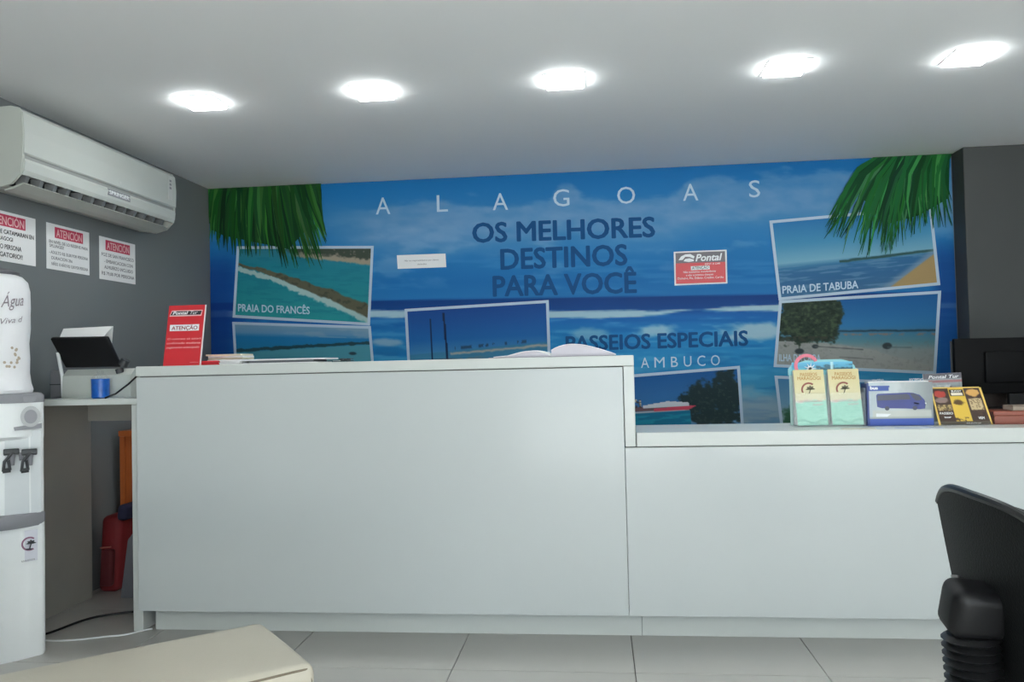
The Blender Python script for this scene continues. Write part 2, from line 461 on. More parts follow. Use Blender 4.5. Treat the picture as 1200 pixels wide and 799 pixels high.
def pt_jangada(u, v):
    P = Paint(0, u.shape, (0, 0, 0)); n = fbm(u * 30, v * 20, 5)
    P.c = ramp(v, [(0, (26, 72, 142)), (.45, (34, 104, 172)), (.72, (80, 146, 190)), (.8, (110, 160, 186)), (1, (60, 120, 150))])
    v = v + .17
    sea = .82 - .10 * u
    P.mix(step(0, .012, v - sea) * .8, (60, 128, 160)); P.mix(step(.03, 0, np.abs(v - sea - .05 - .03 * (n - .5))) * (u > .30), (170, 168, 158))
    P.mix(step(0, .02, v - .93 + .2 * (u - .25) * (u > .25) + (n - .5) * .05) * step(.62, .3, u), (128, 128, 122))
    P.mix((np.abs(u - .165) < .006) * (v > .30) * (v < .93), (30, 50, 84)); P.mix((np.abs(u - .262 - .02 * (v - .2)) < .008) * (v > .22) * (v < .93), (28, 46, 78))
    P.mix(step(.13, .05, np.abs(u - .24)) * step(.03, 0, np.abs(v - .92)) * .8, (84, 84, 82))
    P.mix((fbm(u * 60, v * 3, 8) > .55) * step(.035, .01, np.abs(v - sea + .03)) * (u > .33) * (u < .85) * .8, (44, 70, 92))
    return P.c
def pt_boat(u, v):
    P = Paint(0, u.shape, (0, 0, 0)); n = fbm(u * 26, v * 16, 7); n2 = fbm(u * 60, v * 38, 2)
    P.c = ramp(v, [(0, (32, 92, 154)), (.55, (62, 122, 178)), (.7, (90, 140, 184)), (1, (120, 150, 170))])
    P.mix(step(.78, .82, v + (n - .5) * .03) * (u > .6), (156, 160, 156))
    d = np.minimum(np.hypot((u - .74) / .13, (v - .42) / .3), np.hypot((u - .93) / .12, (v - .36) / .42)); d = np.minimum(d, np.hypot((u - .84) / .22, (v - .66) / .16))
    P.mix(step(1.05, .75, d + (n - .5) * .9) * .93, (36, 52, 52)); P.mix(step(.6, .75, n2) * step(1.0, .6, d) * .4, (70, 90, 84))
    v = v + .10
    P.mix((v > .66) * (u < .665) * 1.0, (22, 112, 146)); P.mix((v > .70) * (u < .665) * step(.48, .62, fbm(u * 9, v * 20, 4)), (30, 136, 164)); P.mix((v > .9) * (u < .66) * .5, (24, 80, 104))
    P.mix(step(.02, 0, np.abs(v - .655 + .02 * u)) * (u < .66), (190, 190, 192)); P.mix((v > .56 + .02 * u) * (v < .635) * (u < .68), (110, 84, 90))
    P.mix((v > .60 - .05 * (u - .4)) * (v < .645) * (u > .42) * (u < .70 - (v - .6)), (196, 70, 92)); P.mix((v > .50 + .28 * np.abs(u - .52)) * (v < .59) * (u > .35) * (u < .66), (206, 212, 220))
    P.mix((u > .05) * (u < .17) * (v > .47) * (v < .57), (26, 34, 44)); P.mix((u > .17) * (u < .34) * (v > .44) * (v < .58) * (n2 > .46), (70, 70, 70)); P.mix((u > .17) * (u < .34) * (v > .44) * (v < .56) * (n2 > .6), (190, 186, 170))
    return P.c
def pt_tabuba(u, v):
    P = Paint(0, u.shape, (0, 0, 0)); n = fbm(u * 22, v * 14, 3)
    P.c = ramp(v, [(0, (48, 122, 178)), (.3, (74, 146, 186)), (.55, (122, 172, 194)), (.62, (60, 120, 160)), (.8, (58, 110, 150)), (1, (84, 118, 144))])
    P.mix(step(.0, .03, v - .64 + .06 * u) * .6, (48, 100, 146)); P.mix(step(.5, .65, fbm(u * 6, v * 40, 6)) * (v > .6) * .45, (120, 156, 184))
    P.mix(step(.025, .01, np.abs(v - .585 + .05 * (u - .6) + (n - .5) * .02)) * (u > .40), (52, 88, 86))
    s = v - (1.02 - .42 * (u - .68) / .32)
    P.mix(step(-.10, .0, s) * (u > .55) * .65, (140, 158, 176)); P.mix(step(0, .03, s) * (u > .6), (170, 144, 100))
    return P.c
def pt_beach(u, v):
    P = Paint(0, u.shape, (0, 0, 0)); n = fbm(u * 22, v * 13, 5); n2 = fbm(u * 50, v * 30, 1)
    P.c = ramp(v, [(0, (28, 92, 150)), (.4, (50, 120, 172)), (.46, (64, 124, 160)), (.62, (92, 140, 152)), (.72, (140, 152, 152)), (1, (160, 162, 158))])
    P.mix(step(.025, .0, np.abs(v - .47 + (n - .5) * .02)) * (u > .33), (40, 66, 80)); P.mix(step(.03, .0, np.abs(v - .52)) * (u > .36) * step(.4, .6, n), (140, 120, 112))
    P.mix(step(0, .04, v - (.60 + .34 * u * u) + (n - .5) * .05), (158, 160, 156)); P.mix((v > .6) * step(.55, .7, n2) * .25, (120, 122, 120))
    d = np.minimum(np.hypot((u - .17) / .22, (v - .3) / .36), np.hypot((u - .31) / .09, (v - .25) / .40))
    P.mix((np.abs(u - .13 - .04 * (v - .5)) < .008) * (v > .4) * (v < .63), (58, 54, 46)); P.mix((np.abs(u - .31) < .010) * (v > .4) * (v < .64), (58, 54, 46)); P.mix(step(1.10, .9, d + (n - .5) * .7 + (n2 - .5) * .35), (44, 60, 48)); P.mix(step(.55, .7, n2) * step(1.0, .7, d) * .55, (84, 104, 74)); P.mix(step(.42, .3, n2) * step(1.0, .7, d) * .6, (24, 34, 30))
    P.mix((u < .36) * (v > .55) * (v < .62) * (n2 > .45) * .8, (60, 62, 52))
    for (a, b, r) in ((.24, .70, .022), (.14, .78, .03), (.70, .68, .03)): P.mix(step(1.2, .8, np.hypot((u - a) / r, (v - b) / (r * 1.5))), (60, 68, 72))
    P.mix(step(.012, .004, np.abs(v - .70 - .12 * (u - .24))) * (u > .24) * (u < .55) * .8, (88, 92, 94)); P.mix(step(.01, .004, np.abs(v - .70)) * (u > .7) * (u < .86) * .7, (90, 110, 112))
    P.mix(step(.012, .004, np.abs(v - .86 - .08 * (u - .5))) * (u > .4) * (u < .62) * .6, (96, 98, 98))
    return P.c
def pt_islet(u, v):
    P = Paint(0, u.shape, (0, 0, 0)); n = fbm(u * 26, v * 14, 12)
    P.c = ramp(v, [(0, (72, 132, 176)), (.4, (110, 156, 186)), (.55, (140, 166, 178)), (1, (150, 168, 172))])
    P.mix(step(1.1, .8, np.hypot((u - .12) / .16, (v - .95) / .55) + (n - .5) * .5), (50, 96, 72)); P.mix(step(1.1, .8, np.hypot((u - .80) / .2, (v - .18) / .16) + (n - .5) * .6), (44, 62, 66))
    return P.c
photos = [  # painter, outer corners TL TR BR BL in the picture of the flat wall, border, caption
    (pt_bay, (272, 377), (434.5, 382), (440, 447), (276, 447), None),
    (pt_reef, (277.5, 288.5), (438, 288), (433.5, 381.5), (272.5, 372), ('PRAIA DO FRANCÊS', (279, 364.5), (363, 368), 8.3)),
    (pt_jangada, (474, 362), (643, 351.5), (646, 440), (478.5, 446), None),
    (pt_boat, (688, 443), (867, 428.5), (873, 517), (694, 523), None),
    (pt_beach, (913, 352), (1103, 340.5), (1097, 438.5), (906.5, 430), ('ILHA DA CROA', (913, 423), (962, 423.5), 8)),
    (pt_tabuba, (901.5, 258.5), (1092, 241), (1102, 334), (912.5, 352), ('PRAIA DE TABUBA', (917, 344), (1006, 337.5), 8.6)),
    (pt_islet, (907.5, 440), (1112, 449), (1116, 520), (917, 520), None)]
border_m = mat('pale_photo_border', (0.42, 0.54, 0.66), 0.5, var=0.03)
for k, (fn, tl, tr, br, bl, cap) in enumerate(photos):
    lay = 3 + 3 * k
    C = [M(*c, lay + 1) for c in (tl, tr, br, bl)]
    cen = sum(C, Vector()) / 4
    inn = []
    for i in range(4):                                        # inset the four edges by 1.7 cm
        e0 = (C[i] - C[i - 1]).normalized(); e1 = (C[(i + 1) % 4] - C[i]).normalized()
        inn.append(C[i] + (e1 - e0) * 0.018)
    pr_ = printed('photo_print', inn, 180, 90, fn, mural, PRINT, GAIN, BACK)
    B = [Vector((c.x, YM - LAYER * lay, c.z)) for c in C]
    I = [Vector((c.x, YM - LAYER * lay, c.z)) for c in inn]
    q = MB()
    q.add(B + I, [(i, (i + 1) % 4, 4 + (i + 1) % 4, 4 + i) for i in range(4)])
    obj('photo_border', q, border_m, pr_, normals=False)
    if cap: mtext('caption', [(cap[0], cap[1], cap[2], cap[3], .02)], ink_pale, lay + 2, pr_)
# palm leaves printed over the upper corners
def palm(tips, root0, root1, n, cols, core, seed, lay, kk):
    rnd = random.Random(seed); q = MB(); cl = []
    tx = [t[0] for t in tips]
    def put(pts, c):
        q.add(pts, [list(range(len(pts)))]); cl.extend([c] * len(pts))
    def F(x, y, l): return M(x, y, l)
    put([F(x, y, lay) for x, y in core], lin(cols[0]))
    for i in range(n):
        t = rnd.random()
        a = np.array([root0[0] + (root1[0] - root0[0]) * t, root0[1] + (root1[1] - root0[1]) * t])
        tt = min(1, max(0, t + rnd.uniform(-.05, .05)))
        e = np.array([np.interp(tt, tx, [p[1] for p in tips]), np.interp(tt, tx, [p[2] for p in tips])])
        e = a + (e - a) * rnd.choice([rnd.uniform(.6, .9), rnd.uniform(.85, 1.04)])
        d = e - a; nrm = np.array([-d[1], d[0]]) / np.hypot(*d); bend = rnd.uniform(-.02, .10) * kk
        c = [lin(cols[0]), lin(cols[1]), lin(cols[2])][rnd.choice([0, 0, 1, 1, 1, 2])]
        L = []; R = []
        for s in (0, .35, .7, 1):
            p = a + d * s + nrm * bend * np.hypot(*d) * 4 * s * (1 - s); w = 2.3 * (1 - s) ** .7 + .25
            l = lay + 1 + i * .08
            L.append(F(*(p + nrm * w), l)); R.append(F(*(p - nrm * w), l))
        put(L + R[::-1], tuple(v * rnd.uniform(.6, 1.0) for v in c))
    q.v = [(x, y, min(z, ZC - .002)) if x > XL + .004 else (XL + .004, y, min(z, ZC - .002)) for x, y, z in q.v]
    q.c = np.array([[min(.8, x * GAIN) for x in c] for c in cl])
    return obj('palm_leaf_print', q, PRINT, mural, normals=False)
palm([(0, 238, 275), (.2, 262, 296), (.45, 306, 300), (.62, 338, 314), (.8, 376, 312), (.92, 384, 280), (1, 374, 240)], (243, 214), (374, 212), 190,
     ((18, 62, 34), (34, 92, 42), (64, 124, 60)), [(245, 222), (372, 217), (366, 262), (338, 292), (300, 284), (262, 276), (246, 268)], 5, 28, .6)
palm([(0, 962, 264), (.12, 972, 284), (.25, 990, 298), (.42, 1026, 297), (.55, 1046, 294), (.75, 1082, 268), (1, 1116, 262)], (1024, 176), (1113, 172), 170,
     ((16, 76, 40), (34, 110, 54), (70, 146, 84)), [(1030, 183), (1113, 178), (1112, 232), (1078, 252), (1042, 262), (1010, 232), (1006, 208)], 9, 28, 1.0)

# ------------------------------------------------------------------ notices stuck on the mural
def flat(corners, m, name, parent, th=0.001):
    return obj(name, MB().poly(corners, (0, th, 0)), m, parent)
c = [at(*p, YM - .003) for p in ((465, 299), (522, 297), (523, 313), (466, 315))]
t = thing('notice_label', 'small blank-looking white label stuck on the mural left of the headline', 'label', c[3])
flat(c, paper, 'label_sheet', t)
q = MB(); lettering(q, 'Não nos responsabilizamos por objetos', at(474, 306.4, YM - .0042), at(514, 305, YM - .0042), .010, (0, 0, 1), (0, 0, 0)); lettering(q, 'deixados', at(489, 310.4, YM - .0042), at(500, 310, YM - .0042), .010, (0, 0, 1), (0, 0, 0))
obj('lettering', q, ink_grey, t, normals=False)

c = [at(*p, YM - .003) for p in ((789.5, 295), (851.5, 292.5), (852.5, 332), (790.5, 334.5))]
t = thing('wall_sign', 'red and grey framed notice with white border stuck on the mural right of the headline', 'sign', c[3])
flat(c, paper, 'sign_border', t)
S = lambda x, y, k=1: at(x, y, YM - .003 - .0008 * k)
flat([S(791.5, 296.7), S(849.6, 294.4), S(850.7, 330.6), S(792.2, 332.6)], red_m, 'sign_panel', t)
flat([S(791.5, 296.5, 2), S(849.6, 294.2, 2), S(850, 306.6, 2), S(791.8, 308.6, 2)], mat('grey_header_ink', (0.17, 0.15, 0.17), .5), 'header_band', t)
q = MB(); lettering(q, 'Pontal', S(815, 306, 3), S(846.5, 304.6, 3), .042, (0, 0, 1), (0, 0, 0), .03, .25)
lettering(q, 'RENT A CAR', S(826, 310.3, 3), S(844, 309.4, 3), .010, (0, 0, 1), (0, 0, 0), .01, .2)
lettering(q, 'Não aceitamos transferências', S(801, 320, 3), S(839, 318.4, 3), .012, (0, 0, 1), (0, 0, 0))
lettering(q, 'e não aceitamos cheques', S(804, 323.6, 3), S(836, 322.2, 3), .012, (0, 0, 1), (0, 0, 0))
lettering(q, 'Dinheiro, Pix, Débito, Crédito, Cartão', S(794, 327.6, 3), S(848, 325.6, 3), .013, (0, 0, 1), (0, 0, 0))
obj('lettering', q, ink_white, t, normals=False)
q = MB()                                                        # car emblem: two swooping bodies and wheels
q.poly([S(*p, 3) for p in ((795, 305), (798, 300.5), (803, 298), (809, 297.6), (814, 300.4), (813, 303), (808, 301), (803, 301), (800, 304.6))])
q.poly([S(*p, 3) for p in ((801, 306), (803, 303.4), (808, 302.6), (813, 304), (813, 306), (807, 307))])
obj('emblem', q, ink_white, t, normals=False)
q = MB().poly([S(*p, 3) for p in ((809.5, 312), (831.5, 311), (831.8, 315.4), (809.8, 316.6))]); obj('pill', q, ink_white, t, normals=False)
q = MB(); lettering(q, 'ATENÇÃO', S(811, 315.6, 4), S(830.5, 314.7, 4), .017, (0, 0, 1), (0, 0, 0), .02); obj('lettering', q, ink_black, t, normals=False)

# ------------------------------------------------------------------ paper notices on the left wall
def wall_notice(y0, y1, z0, z1, lines, label, head=(.18, .82), tilt=0):
    X = XL + .002
    t = thing('paper_notice', label, 'notice', (X, (y0 + y1) / 2, z0), 'printed paper notices under the air conditioner')
    obj('sheet', MB().box(X - .001, X + .001, y0, y1, z0, z1), paper, t)
    w = y1 - y0; h = z1 - z0
    obj('heading_band', MB().box(X + .001, X + .0016, y0 + w * head[0], y0 + w * head[1], z1 - h * .30, z1 - h * .06), ink_red, t)
    q = MB(); lettering(q, 'ATENCIÓN', (X + .0022, y0 + w * (head[0] + .03), z1 - h * .27), (X + .0022, y0 + w * (head[1] - .03), z1 - h * .27), h * .165, (0, 0, 1), (0, 0, 0), .015)
    obj('heading_lettering', q, ink_pink, t, normals=False)
    q = MB()
    for (s, a, b, v, cp) in lines:
        lettering(q, s, (X + .0016, y0 + w * a, z1 - h * v), (X + .0016, y0 + w * b, z1 - h * v), h * cp, (0, 0, 1), (0, 0, 0), .022)
    obj('body_lettering', q, ink_black if 'CATAMARAN' in lines[0][0] else ink_grey, t, normals=False)
    return t
wall_notice(3.085, 3.415, 1.588, 1.806, [('PASEO DE CATAMARAN EN', .04, .96, .45, .085), ('MARAGOGI', .2, .56, .58, .075), ('SOLO PERSONA', .2, .72, .75, .09), ('OBLIGATORIO!!', .14, .74, .91, .09)], 'white paper notice with crimson heading, nearest the camera, cut by the frame', (.1, .80))
wall_notice(3.489, 3.806, 1.588, 1.805, [('EN NIVEL DE LO RESERVE PARA', .05, .96, .43, .065), ('SPLUNGES!', .06, .38, .52, .065), ('- ADULTO R$ 35,00 POR PERSONA', .05, .96, .66, .065), ('DURACION 2hs', .1, .58, .78, .065), ('NIÑOS 10 AÑOS R$ 15,00 POR PERSONA', .1, .96, .91, .065)], 'white paper notice with crimson heading and five lines, middle of the three', (.18, .84))
wall_notice(3.890, 4.213, 1.580, 1.803, [('FOZ DE SAN FRANCISCO', .05, .95, .45, .075), ('- EMBARCACION CON', .12, .92, .60, .075), ('ALMUERZO INCLUIDO', .12, .92, .74, .075), ('R$ 79,00 POR PERSONA', .05, .96, .89, .075)], 'white paper notice with crimson heading and four lines, farthest along the grey wall', (.16, .84))

# ------------------------------------------------------------------ air conditioner
ya, yb = 3.055, 4.262
ac = thing('air_conditioner', 'white split air conditioner mounted high on the grey left wall', 'air conditioner', (XL + .001, (ya + yb) / 2, 1.875))
X = lambda d: XL + .001 + d
prof = [(X(0), 2.20), (X(.165), 2.205), (X(.195), 2.198), (X(.206), 2.18), (X(.206), 2.00), (X(.206), 1.935), (X(.196), 1.930), (X(.135), 1.938), (X(.130), 1.884), (X(.105), 1.872), (X(0), 1.885)]
obj('body', MB().prism(prof, 'y', ya + .012, yb - .012), cream_plastic, ac)
for (a, b) in ((ya, ya + .013), (yb - .013, yb)): obj('end_cap', MB().prism([(X(0), 2.202), (X(.165), 2.207), (X(.198), 2.199), (X(.212), 2.18), (X(.214), 1.99), (X(.206), 1.925), (X(.165), 1.885), (X(.10), 1.868), (X(0), 1.883)], 'y', a, b), cream_plastic, ac)
fp = [(X(.205), 2.19), (X(.216), 2.178), (X(.222), 2.10), (X(.220), 2.012), (X(.214), 2.006), (X(.204), 2.006)]
ac_white = mat('ivory_plastic', (0.50, 0.525, 0.495), 0.4, var=.02, scale=3)
obj('front_panel', MB().prism(fp, 'y', ya + .004, yb - .004), ac_white, ac)
obj('groove', MB().box(X(.2055), X(.2085), ya + .015, yb - .015, 1.986, 2.008), mat('grey_groove', (.30, .31, .30), .5), ac)
obj('lower_lip', MB().prism([(X(.200), 1.988), (X(.216), 1.988), (X(.220), 1.975), (X(.216), 1.940), (X(.205), 1.922), (X(.196), 1.926), (X(.20), 1.95)], 'y', ya + .010, yb - .010), ac_white, ac)
obj('outlet', MB().prism([(X(.138), 1.937), (X(.131), 1.940), (X(.131), 1.883), (X(.138), 1.886)], 'y', ya + .03, yb - .035), black_plastic, ac)
vane = None
for k in range(13):
    yy = ya + .07 + k * (yb - ya - .15) / 12
    if vane is None:
        vane = MB().prism([(X(.188), 1.929), (X(.1385), 1.934), (X(.1385), 1.889), (X(.170), 1.888)], 'y', yy - .011, yy + .011)
        o = obj('vane', vane, mat('grey_vane_plastic', (.22, .225, .23), .5), ac); vm = o.data; y_first = yy
    else:
        o = link('vane', vm, ac); o.location = (0, yy - y_first, 0)
q = MB().prism([(X(.196), 1.893), (X(.201), 1.888), (X(.150), 1.868), (X(.112), 1.862), (X(.112), 1.868), (X(.145), 1.876)], 'y', ya + .028, yb - .05)
obj('flap', q, cream_plastic, ac)
obj('nameplate', MB().box(X(.2165), X(.2195), 3.63, 3.815, 1.952, 1.985), grey_plastic, ac)
q = MB(); lettering(q, 'SPRINGER', (X(.2200), 3.64, 1.960), (X(.2200), 3.805, 1.960), .018, (0, 0, 1), (0, 0, 0), .02); obj('lettering', q, ink_white, ac, normals=False)
obj('display_strip', MB().box(X(.2205), X(.2225), yb - .085, yb - .045, 2.04, 2.17, bev=.001), mat('pale_display', (.55, .56, .54), .3), ac)
q = MB(); [q.box(X(.2222), X(.2232), yb - .075, yb - .055, z, z + .012) for z in (2.10, 2.12, 2.14)]; obj('indicator', q, grey_plastic, ac)
obj('emblem', MB().box(X(.2200), X(.2225), 3.72, 3.735, 2.026, 2.038), mat('pale_display', (.55, .56, .54), .3), ac)

# ------------------------------------------------------------------ ceiling lights
lamp_m = lamp_mat('led_diffuser', LAMP_COLOR, LAMP_STRENGTH)
s = .088
first = None
for (x, lab) in ((-1.735, 'square recessed ceiling light, first from the air conditioner'), (-.95, 'square recessed ceiling light, second from the air conditioner'), (-.11, 'square recessed ceiling light, third of five, above the counter middle'),
                 (.81, 'square recessed ceiling light, fourth from the air conditioner'), (1.535, 'square recessed ceiling light, farthest from the air conditioner')):
    if first is None:
        t = first = thing('ceiling_light', lab, 'ceiling light', (x, 3.405, ZC - .012), 'square lights along the ceiling')
        q = MB()
        for (a, b, c_, d) in ((-s, s, -s, -s + .01), (-s, s, s - .01, s), (-s, -s + .01, -s + .01, s - .01), (s - .01, s, -s + .01, s - .01)): q.box(x + a, x + b, 3.405 + c_, 3.405 + d, ZC - .004, ZC - .0005)
        fr = obj('frame', q, white_plastic, t)
        df = obj('diffuser', MB().box(x - s + .01, x + s - .01, 3.405 - s + .01, 3.405 + s - .01, ZC - .016, ZC - .002, bev=.003), lamp_m, t)
    else:
        t = first.copy(); COL.objects.link(t); t.location = (x, 3.405, ZC - .012); t['label'] = lab
        for ch in (fr, df):
            c = ch.copy(); COL.objects.link(c); c.parent = t

# ------------------------------------------------------------------ reception counters
YC = 3.18
joint_m = mat('shadow_joint', (.16, .165, .16), .7)
t = thing('reception_counter', 'tall glossy white reception counter, the higher left section', 'counter', (-.9, 3.4, 0))
obj('countertop', MB().box(-1.926, .142, YC, 3.60, 1.075, 1.117, bev=.003), white_edge, t)
obj('end_panel', MB().box(.100, .142, YC, 3.60, .7585, 1.0745, bev=.003), white_edge, t)
obj('front_panel', MB().box(-1.926, .0975, YC + .003, YC + .022, .100, 1.0715, bev=.0015), white_gloss, t)
obj('side_panel', MB().box(-1.926, -1.90, YC + .023, 3.60, 0.1, 1.0745, bev=.002), white_gloss, t)
obj('kick_board', MB().box(-1.895, .149, 3.26, 3.28, 0, .0985), white_edge, t)
obj('back_panel', MB().box(-1.895, .098, 3.56, 3.58, 0, 1.0745), white_edge, t)
obj('joint_backing', MB().box(-1.92, .0965, YC + .0225, YC + .03, .11, 1.0745), joint_m, t)
t = thing('reception_counter', 'low glossy white reception counter, the desk height right section', 'counter', (1.3, 3.4, 0))
obj('countertop', MB().box(.1445, 2.45, YC, 3.545, .758, .813, bev=.003), white_edge, t)
obj('front_panel', MB().box(.0995, 2.43, YC + .003, YC + .022, .100, .7545, bev=.0015), white_gloss, t)
obj('side_panel', MB().box(2.43, 2.45, YC + .003, 3.545, 0, .7575, bev=.002), white_gloss, t)
obj('kick_board', MB().box(.1515, 2.42, 3.261, 3.28, 0, .0985), white_edge, t)
obj('joint_backing', MB().box(.0995, 2.425, YC + .0225, YC + .03, .11, .7575), joint_m, t)

# things on the tall counter
Z1, Z2 = 1.1172, 0.8132
t = thing('counter_sign', 'upright red acrylic notice standing at the left end of the tall counter', 'sign', (-1.777, 3.26, Z1))
A = lambda u, v, k=0: Vector((-1.836 - .016 * v + .170 * u - .001 * u * v, 3.235 + .075 * v - .0006 * k, Z1 + .262 * v))
n_ = Vector((0, .004, -.001))
obj('panel', MB().poly([A(0, 0), A(.95, 0), A(1, 1), A(.03, 1)], n_), red_m, t)
obj('stand_edge', MB().poly([A(.955, 0), A(.985, 0), A(1.03, 1), A(1.005, 1)], n_), mat('frosted_acrylic_edge', (.72, .66, .66), .3), t)
obj('foot', MB().box(-1.832, -1.68, 3.235, 3.33, Z1, Z1 + .003), red_m, t)
q = MB(); q.poly([A(.06, .815, 1), A(.92, .815, 1), A(.95, .915, 1), A(.12, .915, 1)]); obj('logo_frame', q, ink_pink, t, normals=False)
q = MB(); q.poly([A(.085, .835, 2), A(.90, .835, 2), A(.925, .90, 2), A(.14, .90, 2)]); obj('logo_band', q, ink_black, t, normals=False)
q = MB(); lettering(q, 'Pontal', A(.15, .845, 3), A(.56, .845, 3), .014, (0, .27, 1), (0, 0, 0), .03, .2); lettering(q, 'Tur', A(.62, .845, 3), A(.82, .845, 3), .015, (0, .27, 1), (0, 0, 0), .0, .3)
obj('lettering', q, ink_white, t, normals=False)
q = MB(); q.poly([A(.10, .57, 1), A(.88, .57, 1), A(.88, .675, 1), A(.10, .675, 1)]); obj('pill', q, ink_white, t, normals=False)
q = MB(); lettering(q, 'ATENÇÃO', A(.15, .59, 2), A(.84, .59, 2), .016, (0, .27, 1), (0, 0, 0), .02); obj('lettering', q, mat('maroon_ink', (.3, .06, .08), .5), t, normals=False)
q = MB()
for (s_, a, b, v) in (('O contrato só estará', .06, .95, .425), ('confirmado mediante', .05, .95, .355), ('pagamento antecipado', .05, .92, .285), ('telefone', .70, .92, .045)):
    lettering(q, s_, A(a, v, 1), A(b, v, 1), .0085 if v > .1 else .004, (0, .27, 1), (0, 0, 0), .01)
obj('lettering', q, ink_pink, t, normals=False)

tag(obj('red_box', MB().box(-1.715, -1.60, 3.27, 3.37, Z1, Z1 + .018, bev=.002), red_m, loc=(-1.66, 3.32, Z1)), 'flat red box lying beside the red acrylic notice', 'box')
def pile(name, label, cat, x0, x1, y0, y1, z, n, h, m, seed):
    r = random.Random(seed); t = thing(name, label, cat, ((x0 + x1) / 2, (y0 + y1) / 2, z))
    for i in range(n):
        a = r.uniform(-.006, .006); obj('sheet', MB().box(x0 + a, x1 + a, y0 + a, y1 - a, z + i * h, z + (i + .9) * h), m[i % len(m)], t)
cream_paper = mat('cream_paper', (.72, .66, .50), .7)
pile('paper_pad', 'pile of cream and white slips behind the flat red box', 'paper pad', -1.72, -1.56, 3.40, 3.52, Z1, 6, .008, [paper, cream_paper, paper, cream_paper], 3)
pile('note_block', 'small white note block right of the flat red box', 'note block', -1.592, -1.50, 3.26, 3.34, Z1, 4, .005, [paper], 4)
t = thing('ring_binder', 'long flat grey folder with white rims lying on the tall counter', 'folder', (-1.33, 3.33, Z1))
obj('cover', MB().box(-1.51, -1.17, 3.27, 3.45, Z1, Z1 + .004), paper, t); obj('pages', MB().box(-1.475, -1.19, 3.275, 3.445, Z1 + .004, Z1 + .014), mat('grey_card', (.13, .14, .15), .6), t)
obj('cover', MB().box(-1.505, -1.14, 3.28, 3.45, Z1 + .014, Z1 + .020), paper, t)
t = thing('key_bunch', 'small dark bunch of keys at the right end of the grey folder', 'keys', (-1.09, 3.32, Z1))
q = MB(); q.tube([(-1.10 + .018 * math.cos(a), 3.32 + .018 * math.sin(a), Z1 + .006) for a in [k * PI / 8 for k in range(17)]], .0018, 6); obj('ring', q, chrome, t, smooth=True)
for k, a in enumerate((.1, -.5, .7)):
    e = Vector((math.cos(a), math.sin(a), 0)); b = Vector((-1.085, 3.32, Z1 + .004 + .004 * k)); w = Vector((-e.y, e.x, 0))
    q = MB(); q.poly([b - w * .010, b + e * .018 - w * .010, b + e * .022 - w * .004, b + e * .055 - w * .004, b + e * .055 + w * .004, b + e * .022 + w * .004, b + e * .018 + w * .010, b + w * .010], (0, 0, .003)); obj('key', q, dark_plastic, t)
# open book
t = thing('open_book', 'open white book lying face up at the right end of the tall counter', 'book', (-.185, 3.36, Z1))
for side, (xe, hh, ln) in (('l', (-.42, .018, .235)), ('r', (.075, .066, .262))):
    n = 16; x0 = -.185; q = MB(); P0 = []; P1 = []
    for i in range(n + 1):
        s_ = i / n
        x = x0 + (xe - x0) * s_
        if side == 'l': z = .006 + .026 * math.sin(PI * min(1, s_ * 1.25)) ** .8 * (1 - s_) ** .4 if s_ < .8 else .006 + .012 * (1 - s_)
        else: z = .006 + .060 * math.sin(PI * min(1, .08 + s_ * .92)) ** .7 * (1 - .75 * s_) ** .8
        z = max(.004, z); P0.append((x, 3.24, Z1 + z)); P1.append((x, 3.47, Z1 + z + .004))
    q.sheet([P0, P1], (0, 0, -.003)); obj('page', q, paper, t, smooth=True)
    q = MB(); q.prism([(a[0], Z1 + .0026) for a in (P0[0], P0[-1])] + [(a[0], max(Z1 + .003, a[2] - .0035)) for a in P0[::-1]], 'y', 3.242, 3.468); obj('page_block', q, mat('mauve_page_shade', (.60, .57, .63), .7), t)  # block tinted mauve: the shadow under the pages is put into its colour
obj('cover', MB().box(-.44, .07, 3.235, 3.475, Z1, Z1 + .0025), mat('mauve_cover', (.36, .33, .38), .5), t)

# ------------------------------------------------------------------ leaflet stands on the low counter
def ring_arc(q, c, r, w, a0, a1, ux, uz, n=24):
    pts = []
    for rr in (r + w / 2, r - w / 2):
        row = [c + ux * (rr * math.cos(a0 + (a1 - a0) * i / n)) + uz * (rr * math.sin(a0 + (a1 - a0) * i / n)) for i in range(n + 1)]
        pts.append(row)
    m = n + 1; q.add(pts[0] + pts[1], [(i, i + 1, m + i + 1, m + i) for i in range(n)])
UX = Vector((1, 0, 0)); UZ = Vector((0, 0, 1))
def emblem(parent, c, s, m_ring, m_in, ux=UX, uz=UZ, off=Vector((0, -.0006, 0))):
    """open ring around a little palm on a wave"""
    q = MB(); ring_arc(q, c + off, s, s * .26, math.radians(50), math.radians(305), ux, uz); obj('emblem', q, m_ring, parent, normals=False)
    q = MB(); c = c + off * 2
    for a in (10, 50, 95, 140, 175):
        a = math.radians(a); d = ux * math.cos(a) + uz * math.sin(a); w = ux * -math.sin(a) + uz * math.cos(a); b = c + ux * s * .25 + uz * s * .05
        q.poly([b - w * s * .10, b + d * s * .45 - w * s * .14, b + d * s * .75 - uz * s * .12, b + d * s * .45 + w * s * .14, b + w * s * .10])
    q.poly([c + ux * s * .18 + uz * s * .05, c + ux * s * .32 + uz * s * .05, c + ux * s * .12 - uz * s * .75, c - ux * s * .08 - uz * s * .75])
    q.poly([c - ux * s * .6 - uz * s * .7, c + ux * s * .4 - uz * s * .75, c + ux * s * .3 - uz * s * .98, c - ux * s * .4 - uz * s * .95])
    obj('emblem', q, m_in, parent, normals=False)
t = thing('leaflet_stand', 'clear acrylic leaflet stand with aqua arched header and two pockets on the low counter', 'leaflet stand', (.915, 3.37, Z2))
